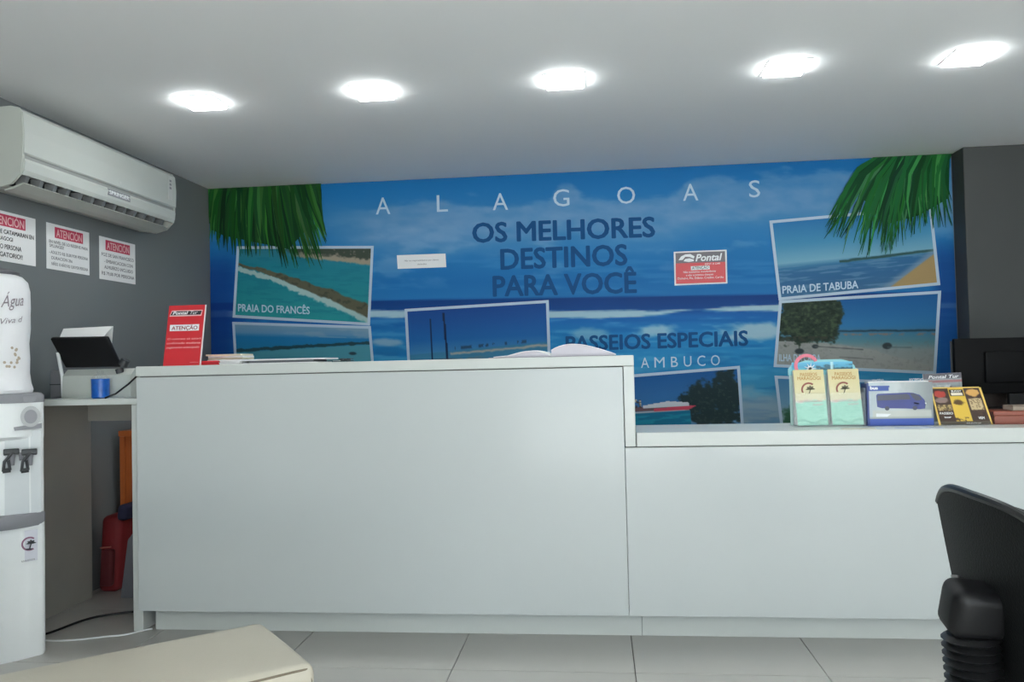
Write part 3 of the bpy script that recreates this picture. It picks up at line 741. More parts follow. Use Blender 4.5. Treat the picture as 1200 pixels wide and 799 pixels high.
def pt_leaf(u, v):
    P = Paint(0, u.shape, (0, 0, 0)); n = fbm(u * 5, v * 12, 3); n2 = fbm(u * 8, v * 40, 7)
    P.c = ramp(v, [(0, (206, 192, 142)), (.3, (212, 202, 158)), (.5, (208, 200, 164)), (1, (206, 200, 170))])
    P.mix(step(0, .05, v - .53 + (n - .5) * .10) * 1., (204, 190, 182)); P.mix(step(0, .03, v - .585 + .06 * u + (n - .5) * .10), (142, 200, 180))
    P.mix(step(.5, .7, n2) * (v > .64) * .5, (104, 172, 150)); P.mix(step(.03, 0, np.abs(v - .93 + .03 * np.sin(u * 9))) * .6, (88, 150, 128))
    return P.c
gold = mat('ochre_ink', (.50, .27, .08), .5); brown = mat('brown_red_ink', (.32, .10, .07), .5)
YS = 3.335
for (x0, x1) in ((.789, .908), (.924, 1.044)):
    p = printed('leaflet', [(x0, YS + .03, 1.042), (x1, YS + .03, 1.042), (x1 + .006, YS, Z2 + .006), (x0 + .006, YS, Z2 + .006)], 26, 50, pt_leaf, t, CARD, 1.1, BACK)
    w = x1 - x0; B = lambda u, v: Vector((x0 + w * u + .006 * v, YS + .03 * (1 - v) - .001, Z2 + .006 + (1.042 - Z2 - .006) * (1 - v)))
    q = MB(); lettering(q, 'PASSEIOS', B(.22, .115), B(.78, .115), .013, (0, .13, 1), (0, 0, 0), .02); lettering(q, 'MARAGOGI', B(.12, .185), B(.88, .185), .013, (0, .13, 1), (0, 0, 0), .02); obj('lettering', q, gold, p, normals=False)
    q = MB(); lettering(q, 'descubra o paraíso', B(.14, .585), B(.86, .585), .010, (0, .13, 1), (0, 0, 0), .01); lettering(q, 'aqui', B(.55, .645), B(.88, .64), .008, (0, .13, 1), (0, 0, 0), .01); obj('lettering', q, mat('rose_ink', (.55, .25, .25), .5), p, normals=False)
    emblem(p, B(.46, .36), .026, brown, mat('olive_brown_ink', (.16, .14, .08), .5))
    obj('leaflet_block', MB().box(x0 + .002, x1 + .002, YS + .034, YS + .05, Z2 + .006, 1.038), paper, t)
q = MB()
for (x0, x1) in ((.783, .915), (.920, 1.052)): q.box(x0, x1, YS - .012, YS - .010, Z2 + .004, Z2 + .135, bev=.0006)
obj('pocket', q, acrylic, t)
obj('base_plate', MB().box(.78, 1.055, YS - .012, YS + .10, Z2, Z2 + .003), acrylic, t)
hp = [(.775, 1.02), (.775, 1.045), (.79, 1.062), (.84, 1.078), (.92, 1.082), (.985, 1.082), (1.015, 1.074), (1.038, 1.055), (1.045, 1.03), (1.045, 1.02)]
def pt_head(u, v): 
    P = Paint(0, u.shape, (0, 0, 0)); n = fbm(u * 12, v * 4, 9)
    P.c = ramp(v, [(0, (96, 176, 206)), (.5, (70, 150, 186)), (1, (110, 190, 190))]); P.mix(step(.4, .6, n) * (u > .4) * (v > .25) * (v < .85), (50, 96, 112)); P.mix(step(.03, .01, np.abs(u - .66)), (180, 220, 225))
    return P.c
hd = printed('header_card', [(.79, YS + .052, 1.072), (1.03, YS + .052, 1.072), (1.03, YS + .052, 1.035), (.79, YS + .052, 1.035)], 60, 14, pt_head, t, CARD, 1.1, BACK)
aqua = mat('aqua_card', (.22, .56, .62), .4)
obj('header_frame', MB().prism([(x, z) for x, z in hp], 'y', YS + .0535, YS + .056), aqua, t)
obj('back_plate', MB().box(.78, 1.05, YS + .0565, YS + .059, Z2 + .003, 1.022), mat('aqua_tinted_back', (.42, .60, .58), .4), t)
q = MB(); ring_arc(q, Vector((.848, YS + .049, 1.058)), .042, .013, math.radians(25), math.radians(290), UX, UZ, 30); q.v = q.v + [(a, b + .002, c) for a, b, c in q.v]; k = len(q.v) // 2; q.f += [tuple(k + i for i in f[::-1]) for f in q.f]; obj('ring_emblem', q, mat('coral_pink_ink', (.72, .15, .22), .4), t, normals=False)
q = MB(); c0 = Vector((.862, YS + .047, 1.046))
for k in range(9):
    a = k * 2 * PI / 9; d = UX * math.cos(a) + UZ * math.sin(a); w = UX * -math.sin(a) + UZ * math.cos(a); q.poly([c0 - w * .004, c0 + d * .026, c0 + w * .004])
q.poly([c0 - UX * .004, c0 + UX * .004, c0 + UX * .002 - UZ * .022, c0 - UX * .006 - UZ * .022]); obj('palm_emblem', q, ink_white, t, normals=False)
tag(obj('paper_slip', MB().box(.93, 1.05, 3.20, 3.235, Z2, Z2 + .0012), mat('beige_slip', (.55, .52, .42), .6), loc=(.99, 3.22, Z2)), 'thin beige slip lying on the counter in front of the aqua leaflet stand', 'paper')
tag(obj('paper_slip', MB().box(1.13, 1.30, 3.20, 3.24, Z2, Z2 + .0012), mat('blue_grey_slip', (.50, .55, .66), .6), loc=(1.2, 3.22, Z2)), 'thin pale blue slip lying in front of the blue bus leaflet box', 'paper')

# bus leaflet box
t = thing('leaflet_box', 'white and blue leaflet box with a blue minibus picture on the low counter', 'leaflet box', (1.19, 3.37, Z2))
YB2 = 3.325; bx0, bx1, bz0, bz1 = 1.062, 1.312, Z2 + .003, .985
def pt_bus(u, v):
    P = Paint(0, u.shape, (0, 0, 0)); n = fbm(u * 9, v * 5, 2)
    P.c = ramp(u, [(0, (178, 190, 196)), (.45, (196, 202, 202)), (1, (132, 138, 140))]); P.mix(step(.45, .7, n) * .25, (150, 160, 166))
    P.mix((v > .60) * (v < .84) * (u > .08) * (u < .97) * step(.62, .68, v) * .8, (192, 194, 186)); P.mix(step(.78, .84, v) * (v < .86) * .5, (120, 128, 124))
    P.mix((v > .845) * 1., (52, 82, 168)); P.mix((u < .035) * 1., (36, 58, 120)); P.mix((v > .075) * (v < .185) * (u < .35 - (v - .08) * .2) * (u > .03), (58, 84, 160))
    return P.c
card = printed('front_card', [(bx0, YB2, bz1), (bx1, YB2, bz1), (bx1, YB2, bz0), (bx0, YB2, bz0)], 80, 50, pt_bus, t, CARD, 1.05, BACK)
D = lambda u, v, k=1: Vector((bx0 + (bx1 - bx0) * u, YB2 - .0006 * k, bz1 - (bz1 - bz0) * v))
navy_bus = mat('bus_navy_ink', (.035, .05, .24), .4); glass_ink = mat('bus_window_ink', (.03, .035, .075), .3)
q = MB(); q.poly([D(*p) for p in ((.14, .30), (.16, .26), (.62, .24), (.70, .25), (.80, .30), (.87, .42), (.885, .52), (.875, .62), (.80, .635), (.60, .615), (.22, .60), (.15, .565))]); obj('bus_picture', q, navy_bus, card, normals=False)
q = MB()
q.poly([D(*p, 2) for p in ((.155, .30), (.60, .275), (.64, .30), (.66, .40), (.155, .42))]); q.poly([D(*p, 2) for p in ((.655, .26), (.71, .265), (.79, .32), (.835, .415), (.74, .43), (.69, .36))])
for cx in (.30, .72): q.poly([D(cx + .035 * math.cos(a), .605 + .05 * math.sin(a), 2) for a in [i * PI / 8 for i in range(16)]])
obj('bus_windows', q, glass_ink, card, normals=False)
q = MB(); lettering(q, 'bus', D(.05, .155), D(.17, .155), .012, UZ, (0, 0, 0), .05); q.poly([D(*p) for p in ((.70, .47), (.79, .485), (.785, .52), (.715, .51))]); q.poly([D(.885 + .013 * math.cos(a), .50 + .02 * math.sin(a)) for a in [i * PI / 6 for i in range(12)]])
q.poly([D(*p) for p in ((.13, .72), (.36, .735), (.30, .80), (.13, .80))]); obj('lettering', q, ink_white, card, normals=False)
q = MB(); lettering(q, 'VIAGENS', D(.09, -.02), D(.27, -.02), .011, UZ, (0, .004, 0), .01); lettering(q, 'RECEPTIVO', D(.66, -.02), D(.87, -.02), .011, UZ, (0, .004, 0), .01); obj('lettering', q, ink_white, t, normals=False)
obj('box_body', MB().box(bx0, bx1, YB2 + .001, YB2 + .07, Z2, bz1 - .004, bev=.001), mat('blue_box_side', (.05, .08, .24), .4), t)
obj('leaflet_block', MB().box(bx0 + .01, bx1 - .01, YB2 + .012, YB2 + .055, bz1 - .02, bz1 + .004), paper, t)
obj('side_pocket', MB().box(1.0562, 1.0606, YB2 + .01, YB2 + .06, Z2, bz1 - .02, bev=.001), mat('grey_leaflet_edges', (.16, .19, .24), .5), t)

# black and yellow leaflet
t = thing('leaflet_stand', 'slanted brown and yellow leaflet on a stand at the right of the low counter', 'leaflet stand', (1.42, 3.34, Z2))
def pt_yel(u, v):
    P = Paint(0, u.shape, (0, 0, 0)); n = fbm(u * 16, v * 14, 5); n2 = fbm(u * 40, v * 24, 8)
    P.c[:] = (66, 50, 44); P.mix(step(.6, .8, n) * .4, (96, 70, 56))
    P.mix((u > .335) * (u < .66), (206, 172, 70)); P.mix((u > .36) * (u < .64) * (v > .04) * (v < .22), (58, 50, 44)); P.mix((np.abs(v - .17) < .03) * (u > .38) * (u < .62), (222, 214, 196))
    P.mix(step(1, .7, np.hypot((u - .5) / .11, (v - .40) / .09) + (n - .5)), (92, 70, 44)); P.mix((v > .80) * (u > .335) * (u < .66) * step(.45, .55, n), (84, 66, 46)); P.mix((v > .92) * 1., (84, 76, 66))
    P.mix(step(1, .7, np.hypot((u - .15) / .13, (v - .17) / .11) + (n - .5) * .6), (172, 68, 60)); P.mix(step(1.1, .8, np.hypot((u - .16) / .14, (v - .34) / .08) + (n - .5) * .5), (136, 116, 110))
    P.mix((u > .04) * (u < .32) * (v > .46) * (v < .62), (176, 152, 104)); P.mix((u > .04) * (u < .32) * (v > .46) * (v < .62) * (n2 > .55), (100, 84, 60))
    P.mix(step(1, .75, np.hypot((u - .83) / .14, (v - .14) / .11) + (n - .5) * .6), (198, 152, 88)); P.mix(step(1, .85, np.maximum(np.abs(u - .83) / .14, np.abs(v - .46) / .17) + (n - .5) * .2), (188, 168, 130)); P.mix((u > .70) * (v > .32) * (v < .62) * (n2 > .56) * .7, (96, 76, 54))
    return P.c
yc = [(1.325, 3.375, .957), (1.508, 3.375, .957), (1.522, 3.315, Z2 + .004), (1.330, 3.315, Z2 + .004)]
p = printed('leaflet', yc, 70, 56, pt_yel, t, CARD, 1.1, BACK)
YC4 = [Vector(c) for c in yc]
E2 = lambda u, v, k=1: (YC4[0] * (1 - u) + YC4[1] * u) * (1 - v) + (YC4[3] * (1 - u) + YC4[2] * u) * v + Vector((0, -.0008 * k, .0003 * k))
q = MB(); lettering(q, 'PASSEIO', E2(.05, .73), E2(.31, .73), .009, (0, .4, 1), (0, 0, 0), .02); lettering(q, 'tour', E2(.12, .83), E2(.26, .83), .008, (0, .4, 1), (0, 0, 0), .02); lettering(q, 'VEM', E2(.78, .87), E2(.90, .87), .010, (0, .4, 1), (0, 0, 0), .03); lettering(q, 'BUGGY', E2(.40, .12), E2(.60, .12), .008, (0, .4, 1), (0, 0, 0), .02); lettering(q, 'www.passeios.com', E2(.52, .985), E2(.80, .985), .005, (0, .4, 1), (0, 0, 0))
obj('lettering', q, ink_white, p, normals=False)
q = MB(); q.poly([E2(-.02, 0), E2(.015, 0), E2(.02, 1.02), E2(-.015, 1.02)], (0, .004, 0)); q.poly([E2(.985, 0), E2(1.03, 0), E2(1.025, 1.02), E2(.995, 1.02)], (0, .004, 0)); q.poly([E2(0, -.02), E2(1, -.02), E2(1, .012), E2(0, .012)], (0, .004, 0)); obj('yellow_edge', q, mat('yellow_card_edge', (.75, .50, .12), .4), t)
obj('backing', MB().poly([E2(0, 0, -2), E2(1, 0, -2), E2(1, 1, -2), E2(0, 1, -2)], (0, .003, 0)), mat('maroon_backing', (.12, .04, .04), .5), t)
obj('foot', MB().box(1.325, 1.52, 3.312, 3.40, Z2, Z2 + .003), acrylic, t)
# white flyer behind
t = thing('flyer_stand', 'white flyer with a red line standing behind the brown and yellow leaflet', 'flyer', (1.43, 3.52, Z2))
fq = [(1.335, 3.475, 1.012), (1.485, 3.475, 1.016), (1.485, 3.46, Z2 + .003), (1.335, 3.46, Z2 + .003)]
def pt_fly(u, v):
    P = Paint(0, u.shape, (150, 158, 160)); n = fbm(u * 14, v * 10, 3)
    P.mix((v < .12) * 1., (86, 84, 92)); P.mix((np.abs(v - .17) < .025) * 1., (150, 96, 100)); P.mix((np.abs(v - .27) < .03) * (u > .15) * (u < .7), (206, 210, 212)); P.mix((np.abs(v - .36) < .03) * (u > .15) * (u < .6) * .7, (196, 200, 202)); P.mix((u > .68) * (u < .74) * (v > .26) * (v < .5), (96, 92, 92)); P.mix(step(.5, .7, n) * .3, (120, 124, 124))
    return P.c
p = printed('flyer_sheet', fq, 40, 40, pt_fly, t, CARD, 1.1, BACK)
q = MB(); lettering(q, 'Pontal Tur', (1.355, 3.473, .992), (1.475, 3.473, .995), .013, UZ, (0, 0, 0), .02, .2); obj('lettering', q, ink_white, p, normals=False)
obj('backing', MB().poly([(a[0], a[1] + .002, a[2]) for a in fq], (0, .003, 0)), paper, t); obj('foot', MB().box(1.335, 1.485, 3.46, 3.52, Z2, Z2 + .003), acrylic, t)

# ------------------------------------------------------------------ behind the low counter
def work_desk(x0, x1, y0, y1, z, m, label):
    t = thing('work_desk', label, 'desk', ((x0 + x1) / 2, (y0 + y1) / 2, 0))
    obj('desk_top', MB().box(x0, x1, y0, y1, z - .03, z, bev=.003), m, t); obj('front_panel', MB().box(x0 + .03, x1 - .03, y0 + .02, y0 + .04, .12, z - .031), m, t)
    for x in (x0 + .002, x1 - .027): obj('side_panel', MB().box(x, x + .025, y0 + .01, y1 - .01, 0, z - .031), m, t)
    return t
work_desk(1.70, 2.42, 3.93, 4.55, .815, mat('dark_wood_board', (.06, .04, .032), .5, var=.25, scale=5), 'dark brown work desk behind the low counter under the monitor')
obj_t = thing('monitor', 'black computer monitor seen from behind at the right edge', 'monitor', (2.0, 4.06, .816))
obj('housing', MB().box(1.692, 2.27, 4.02, 4.05, .90, 1.163, bev=.006), mat('monitor_black', (0.004, 0.004, 0.0045), 0.6, spec=0.12), obj_t, smooth=True)
obj('back_bulge', MB().box(1.82, 2.14, 4.0, 4.019, .95, 1.10, bev=.012), mat('monitor_black', (0.004, 0.004, 0.0045), 0.6, spec=0.12), obj_t, smooth=True)
obj('screen', MB().box(1.685, 2.25, 4.0505, 4.052, .912, 1.153), dark_plastic, obj_t)
obj('neck', MB().box(1.93, 2.0, 4.02, 4.045, .83, .899, bev=.004), black_plastic, obj_t)
obj('stand_foot', MB().box(1.84, 2.09, 3.985, 4.14, .8165, .83, bev=.004), black_plastic, obj_t)
t = thing('storage_box', 'long dark brown box on the desk behind the monitor stand', 'box', (1.86, 3.96, .816))
obj('body', MB().box(1.71, 2.42, 4.155, 4.26, .8165, .93, bev=.004), mat('dark_brown_board', (.045, .028, .022), .5, var=.2), t)
obj('lid', MB().box(1.705, 2.425, 4.15, 4.265, .93, .945, bev=.003), mat('dark_brown_board', (.045, .028, .022), .5), t)
t = thing('flat_box', 'red orange flat box lying on the low counter right of the brown and yellow leaflet', 'box', (1.72, 3.38, Z2))
RB = Matrix.Translation((1.70, 3.37, Z2)) @ Matrix.Rotation(-.10, 4, 'Z')
obj('base', MB().box(-.155, .20, -.055, .055, .0002, .034, bev=.002, M=RB), redorange_m, t); obj('lid', MB().box(-.158, .203, -.058, .058, .0345, .052, bev=.002, M=RB), redorange_m, t)
t = thing('book', 'thin beige book lying on the red orange flat box', 'book', (1.74, 3.38, Z2 + .0525))
RB = Matrix.Translation((1.745, 3.375, Z2 + .0525)) @ Matrix.Rotation(-.06, 4, 'Z')
bk = mat('beige_book_cover', (.24, .18, .14), .7); obj('cover', MB().box(-.13, .13, -.045, .045, 0, .002, M=RB).box(-.13, .13, -.045, .045, .016, .018, M=RB).box(-.13, .13, .043, .045, .002, .016, M=RB), bk, t); obj('pages', MB().box(-.127, .127, -.042, .0428, .0022, .0158, M=RB), mat('aged_pages', (.38, .31, .25), .8), t)

# ------------------------------------------------------------------ narrow desk beside the tall counter
t = thing('side_desk', 'narrow white desk between the water dispenser and the tall counter', 'desk', (-2.2, 3.45, 0))
obj('desk_top', MB().box(-2.50, -1.932, 3.225, 3.72, .957, .983, bev=.002), white_edge, t)
obj('leg_panel', MB().box(-1.978, -1.934, 3.23, 3.70, 0, .9565, bev=.003), white_edge, t)
obj('side_panel', MB().box(-2.50, -2.475, 3.23, 3.70, 0, .9565, bev=.002), mat('beige_grey_panel', (.34, .325, .29), .55), t)
obj('back_rail', MB().box(-2.4745, -1.979, 3.675, 3.695, .86, .9565), mat('beige_grey_panel', (.34, .325, .29), .55), t)
t = thing('counter_terminal', 'pale counter terminal with a black screen seen from behind on the narrow desk', 'terminal', (-2.24, 3.40, .9832))
Z3 = .9832
b = MB().prism([(3.36, Z3), (3.365, Z3 + .10), (3.40, Z3 + .128), (3.58, Z3 + .128), (3.60, Z3 + .10), (3.60, Z3)], 'x', -2.385, -2.06)
obj('body', b, mat('pale_green_grey_plastic', (.52, .55, .51), .4), t)
scr = [(-2.410, 3.315, 1.250), (-2.140, 3.315, 1.246), (-2.128, 3.395, 1.116), (-2.392, 3.395, 1.118)]
bb = bmesh.new(); vv = [bb.verts.new(p) for p in scr] + [bb.verts.new(Vector(p) + Vector((0, .018, .011))) for p in scr]
for f in ((3, 2, 1, 0), (4, 5, 6, 7), (0, 1, 5, 4), (1, 2, 6, 5), (2, 3, 7, 6), (3, 0, 4, 7)): bb.faces.new([vv[i] for i in f])
bmesh.ops.bevel(bb, geom=list(bb.edges), offset=.007, segments=3, profile=.5, affect='EDGES')
obj('screen_housing', MB().bm(bb), black_plastic, t, smooth=True)
obj('stand_arm', MB().tube([(-2.385, 3.37, Z3), (-2.39, 3.37, Z3 + .10), (-2.40, 3.355, 1.19)], .008), white_plastic, t, smooth=True)
q = MB().tube([(-2.11, 3.385, 1.125), (-2.095, 3.385, 1.150)], [.022, .020], 12); q.tube([(-2.125, 3.38, 1.11), (-2.12, 3.38, 1.09)], [.018, .016], 10); obj('hinge_knob', q, dark_plastic, t, smooth=True)
obj('paper_sheet', MB().poly([(-2.41, 3.375, 1.247), (-2.20, 3.375, 1.252), (-2.185, 3.43, 1.305), (-2.425, 3.43, 1.300)], (0, .002, -.001)).poly([(-2.40, 3.43, 1.13), (-2.2, 3.43, 1.13), (-2.185, 3.432, 1.305), (-2.425, 3.432, 1.300)], (0, .002, 0)), paper, t)
t = thing('power_adapter', 'dark grey box on the narrow desk at the left of the pale terminal', 'box', (-2.44, 3.42, Z3))
obj('body', MB().box(-2.485, -2.40, 3.42, 3.53, Z3, Z3 + .125, bev=.006), grey_plastic, t); obj('seam', MB().box(-2.486, -2.399, 3.419, 3.531, Z3 + .06, Z3 + .064), dark_plastic, t)
t = thing('plastic_cup', 'small blue cup with a clear rim on the narrow desk', 'cup', (-2.165, 3.305, Z3))
obj('sleeve', MB().lathe([(.031, 0), (.036, .004), (.038, .083), (.0375, .085)], (-2.165, 3.305, Z3), 28), mat('blue_printed_plastic', (.01, .10, .42), .3, var=.5, scale=40), t, smooth=True)
obj('rim', MB().lathe([(.036, .085), (.034, .095), (.022, .104), (.014, .108), (.014, .118)], (-2.165, 3.305, Z3), 24), acrylic, t, smooth=True)
cb = [(-2.10, 3.235, Z3 + .003), (-2.06, 3.25, Z3 + .02), (-2.02, 3.28, Z3 + .06), (-1.985, 3.30, Z3 + .10), (-1.95, 3.33, Z3 + .125), (-1.935, 3.38, Z3 + .136)]
t = thing('power_cable', 'thin black cable rising from the narrow desk to the tall counter', 'cable', (-2.02, 3.28, Z3))
obj('wire', MB().tube(cb, .004), black_plastic, t, smooth=True); obj('plug', MB().tube([(-1.985, 3.30, Z3 + .112), (-1.945, 3.30, Z3 + .118)], [.010, .013], 10), dark_plastic, t, smooth=True)

# under and behind it
work_desk(-2.505, -1.70, 3.97, 4.55, .787, orange_m, 'orange work desk behind the tall counter glimpsed under the narrow desk')
t = thing('backpack', 'red and navy backpack on the floor under the narrow desk', 'bag', (-2.40, 3.83, 0))
def soft(q, x0, x1, y0, y1, z0, z1, lean=0, bev=.03):
    i = len(q.v); q.box(x0, x1, y0, y1, z0, z1, bev=bev, seg=3)
    q.v[i:] = [(x + lean * (z - z0), y, z) for x, y, z in q.v[i:]]
q = MB(); soft(q, -2.505, -2.40, 3.78, 3.93, .0, .38, .06); obj('body', q, mat('red_nylon', (.20, .012, .015), .7, var=.3, bump=.3), t, smooth=True)
q = MB(); soft(q, -2.385, -2.33, 3.75, 3.93, .36, .44, .1, .02); obj('flap', q, mat('navy_nylon', (.02, .02, .06), .7, bump=.3), t, smooth=True)
q = MB(); soft(q, -2.47, -2.41, 3.74, 3.779, .04, .22, .06, .012); obj('pocket', q, mat('dark_red_nylon', (.10, .008, .012), .7, bump=.3), t, smooth=True)
obj('zip', MB().tube([(-2.455, 3.735, .232), (-2.40, 3.735, .238)], .004, 6), mat('salmon_zip', (.45, .15, .12), .5), t)
t = thing('tote_bag', 'grey sloping bag leaning against the backpack under the narrow desk', 'bag', (-2.2, 3.72, 0))
q = MB(); q.prism([(-2.33, 0), (-2.05, 0), (-2.05, .32), (-2.24, .34), (-2.29, .28)], 'y', 3.70, 3.742); obj('body', q, mat('grey_canvas', (.16, .16, .18), .8, bump=.4), t)
q = MB(); q.tube([(-2.22, 3.72, .335), (-2.20, 3.72, .37), (-2.15, 3.72, .375), (-2.11, 3.72, .33)], .007); obj('handle', q, dark_plastic, t, smooth=True)
def spline(P, n=8):
    P = [Vector(p) for p in P]; P = [P[0] * 2 - P[1]] + P + [P[-1] * 2 - P[-2]]; o = []
    for i in range(1, len(P) - 2):
        for k in range(n):
            s_ = k / n; a, b, c, d = P[i - 1:i + 3]
            o.append(.5 * ((2 * b) + (c - a) * s_ + (2 * a - 5 * b + 4 * c - d) * s_ ** 2 + (3 * b - a - 3 * c + d) * s_ ** 3))
    return o + [P[-2]]
tag(obj('floor_cable', MB().tube(spline([(-2.36, 3.10, .005), (-2.32, 3.20, .005), (-2.28, 3.36, .005), (-2.20, 3.44, .005), (-2.06, 3.50, .005), (-1.99, 3.52, .005)]), .005), black_plastic, smooth=True, loc=(-2.2, 3.3, 0)), 'black cable curving over the floor under the narrow desk', 'cable')
tag(obj('floor_cable', MB().tube(spline([(-2.36, 3.13, .004), (-2.27, 3.095, .004), (-2.16, 3.105, .004), (-2.05, 3.15, .004), (-1.985, 3.175, .004), (-1.93, 3.235, .004), (-1.905, 3.25, .004)]), .0035), white_plastic, smooth=True, loc=(-2.1, 3.15, 0)), 'thin white cable on the floor in front of the narrow desk', 'cable')

# ------------------------------------------------------------------ water dispenser, turned towards the room
ang = math.atan2(.6, .8)          # front normal (.6,-.8)
FC = Vector((-2.293, 2.866, 0))
DM = Matrix.Translation(FC) @ Matrix.Rotation(ang, 4, 'Z')     # local x across, local -y out of the front
def bow(w, d, out, r, n=8):
    """plan outline: bowed front, rounded corners, straight back"""
    P = []
    for i in range(n + 1):
        s_ = -1 + 2 * i / n; P.append((s_ * (w - r), -out * (1 - s_ * s_) - .0))
    for i in range(1, 5): a = -PI / 2 + i * PI / 8; P.append((w - r + r * math.cos(a), r + r * math.sin(a)))
    for i in range(5): a = i * PI / 8; P.append((w - r + r * math.cos(a), d - r + r * math.sin(a)))
    for i in range(5): a = PI / 2 + i * PI / 8; P.append((-w + r + r * math.cos(a), d - r + r * math.sin(a)))
    for i in range(4): a = PI + i * PI / 8; P.append((-w + r + r * math.cos(a), r + r * math.sin(a)))
    return [(x * (1 - .30 * max(0, y) / .26), y) for x, y in P]
def dloft(q, rows):
    """rows: (outline, z)"""
    n = len(rows[0][0]); vs = [DM @ Vector((p[0], p[1], z)) for o, z in rows for p in o]
    fs = [tuple(range(n))[::-1], tuple(range((len(rows) - 1) * n, len(rows) * n))]
    for j in range(len(rows) - 1): fs += [(j * n + i, j * n + (i + 1) % n, (j + 1) * n + (i + 1) % n, (j + 1) * n + i) for i in range(n)]
    return q.add(vs, fs)
disp = thing('water_dispenser', 'white floor standing water dispenser with two taps at the left edge', 'water dispenser', FC)
o1 = bow(.155, .24, .03, .035)
obj('cabinet', dloft(MB(), [(bow(.15, .235, .026, .035), 0), (o1, .01), (o1, .525), (bow(.15, .237, .02, .035), .532)]), white_plastic, disp, smooth=True)
obj('tower', dloft(MB(), [(bow(.152, .237, .004, .03), .5325), (bow(.152, .237, .004, .03), .84), (bow(.154, .238, .026, .032), .855), (bow(.154, .238, .026, .032), .985)]), white_plastic, disp, smooth=True)
obj('drip_tray', dloft(MB(), [(bow(.140, .05, .050, .02), .505), (bow(.156, .05, .055, .025), .520), (bow(.156, .05, .055, .025), .548), (bow(.150, .045, .050, .02), .556)]), grey_plastic, disp, smooth=True)
obj('top_collar', dloft(MB(), [(bow(.157, .241, .032, .034), .9855), (bow(.157, .241, .032, .034), 1.010), (bow(.145, .225, .025, .034), 1.022)]), grey_plastic, disp, smooth=True)
def dpt(px, py, out):
    """point on the dispenser's front skin seen at a picture position"""
    n = Vector((.6, -.8, 0)); d = Vector(ray(px, py)); o = Vector((0, 0, EYE)); p0 = FC + n * out
    return o + d * ((p0 - o).dot(n) / d.dot(n))
dn = Vector((.6, -.8, 0)); dt = Vector((.8, .6, 0))
obj('recess', MB().poly([dpt(5.5, 506, .0055), dpt(48, 503.5, .0055), dpt(48, 600, .0055), dpt(5.5, 606, .0055)], -dn * .004), mat('pale_recess_plastic', (.62, .65, .66), .4), disp)
obj('side_rib', MB().poly([dpt(33.5, 508, .0062), dpt(35.5, 508, .0062), dpt(36.5, 600, .0062), dpt(34.5, 601, .0062)], dn * .002), white_plastic, disp)
for px in (13.5, 34.5):
    c = dpt(px, 534, .02)
    tp = obj('tap', MB().tube([c - dn * .02, c + dn * .025], .014, 12).tube([c + dn * .022 + UZ * .012, c + dn * .022 - UZ * .035], [.013, .010], 12), grey_plastic, disp, smooth=True)
    k = c + dn * .03 + UZ * .018
    q = MB().box(-.026, .026, -.012, .022, -.010, .010, bev=.003, M=Matrix.Translation(k) @ Matrix.Rotation(ang, 4, 'Z') @ Matrix.Rotation(-.25, 4, 'X'))
    q.tube([k + dt * .006 + dn * .01, k - dt * .022 + dn * .014 - UZ * .035, k - dt * .026 + dn * .012 - UZ * .072], .0055, 8); q.tube([k - dt * .010 + dn * .014 - UZ * .030, k - dt * .004 + dn * .014 - UZ * .068], .0055, 8); q.tube([k - dt * .028 + dn * .012 - UZ * .070, k - dt * .002 + dn * .012 - UZ * .068], .009, 8)
    obj('lever', q, dark_plastic, tp, smooth=True)
obj('tap_bridge', MB().tube([dpt(22, 535, .012), dpt(28, 534, .012)], .016, 10), grey_plastic, disp, smooth=True)
c = dpt(36, 488, .018)
q = MB(); ring = [c + dt * (.034 * math.cos(a)) + UZ * (.040 * math.sin(a)) for a in [i * PI / 12 for i in range(24)]]; q.poly(ring, dn * .006); obj('badge_ring', q, mat('light_grey_badge', (.42, .42, .43), .4), disp)
q = MB(); ring = [c + dn * .006 + dt * (.022 * math.cos(a)) + UZ * (.027 * math.sin(a)) for a in [i * PI / 12 for i in range(24)]]; q.poly(ring, dn * .003); obj('badge', q, grey_plastic, disp)
q = MB(); q.poly([dpt(16, 500.5, .016), dpt(49, 495.5, .010), dpt(49, 501.5, .010), dpt(17, 504.5, .016)], dn * .010); obj('brow_trim', q, grey_plastic, disp)
q = MB(); q.poly([dpt(27, 465, .020), dpt(43, 464, .018), dpt(42, 469, .018), dpt(38, 471, .018), dpt(32, 471.5, .019), dpt(28, 470, .02)], dn * .012); obj('top_latch', q, grey_plastic, disp)
st = obj('sticker', MB().poly([dpt(26, 622, .0165), dpt(44, 620, .0135), dpt(44, 656, .0135), dpt(26, 659, .0165)], -dn * .0015), mat('pale_lilac_sticker', (.70, .70, .76), .5), disp)
emblem(st, dpt(34.5, 637, .0185), .024, mat('mauve_ink', (.30, .14, .22), .5), ink_black, ux=dt, off=dn * .0012)
q = MB(); lettering(q, 'passeios', dpt(21.5, 659.5, .019), dpt(41, 655.5, .0155), .008, UZ, dn * .001, .01); obj('lettering', q, ink_grey, st, normals=False)

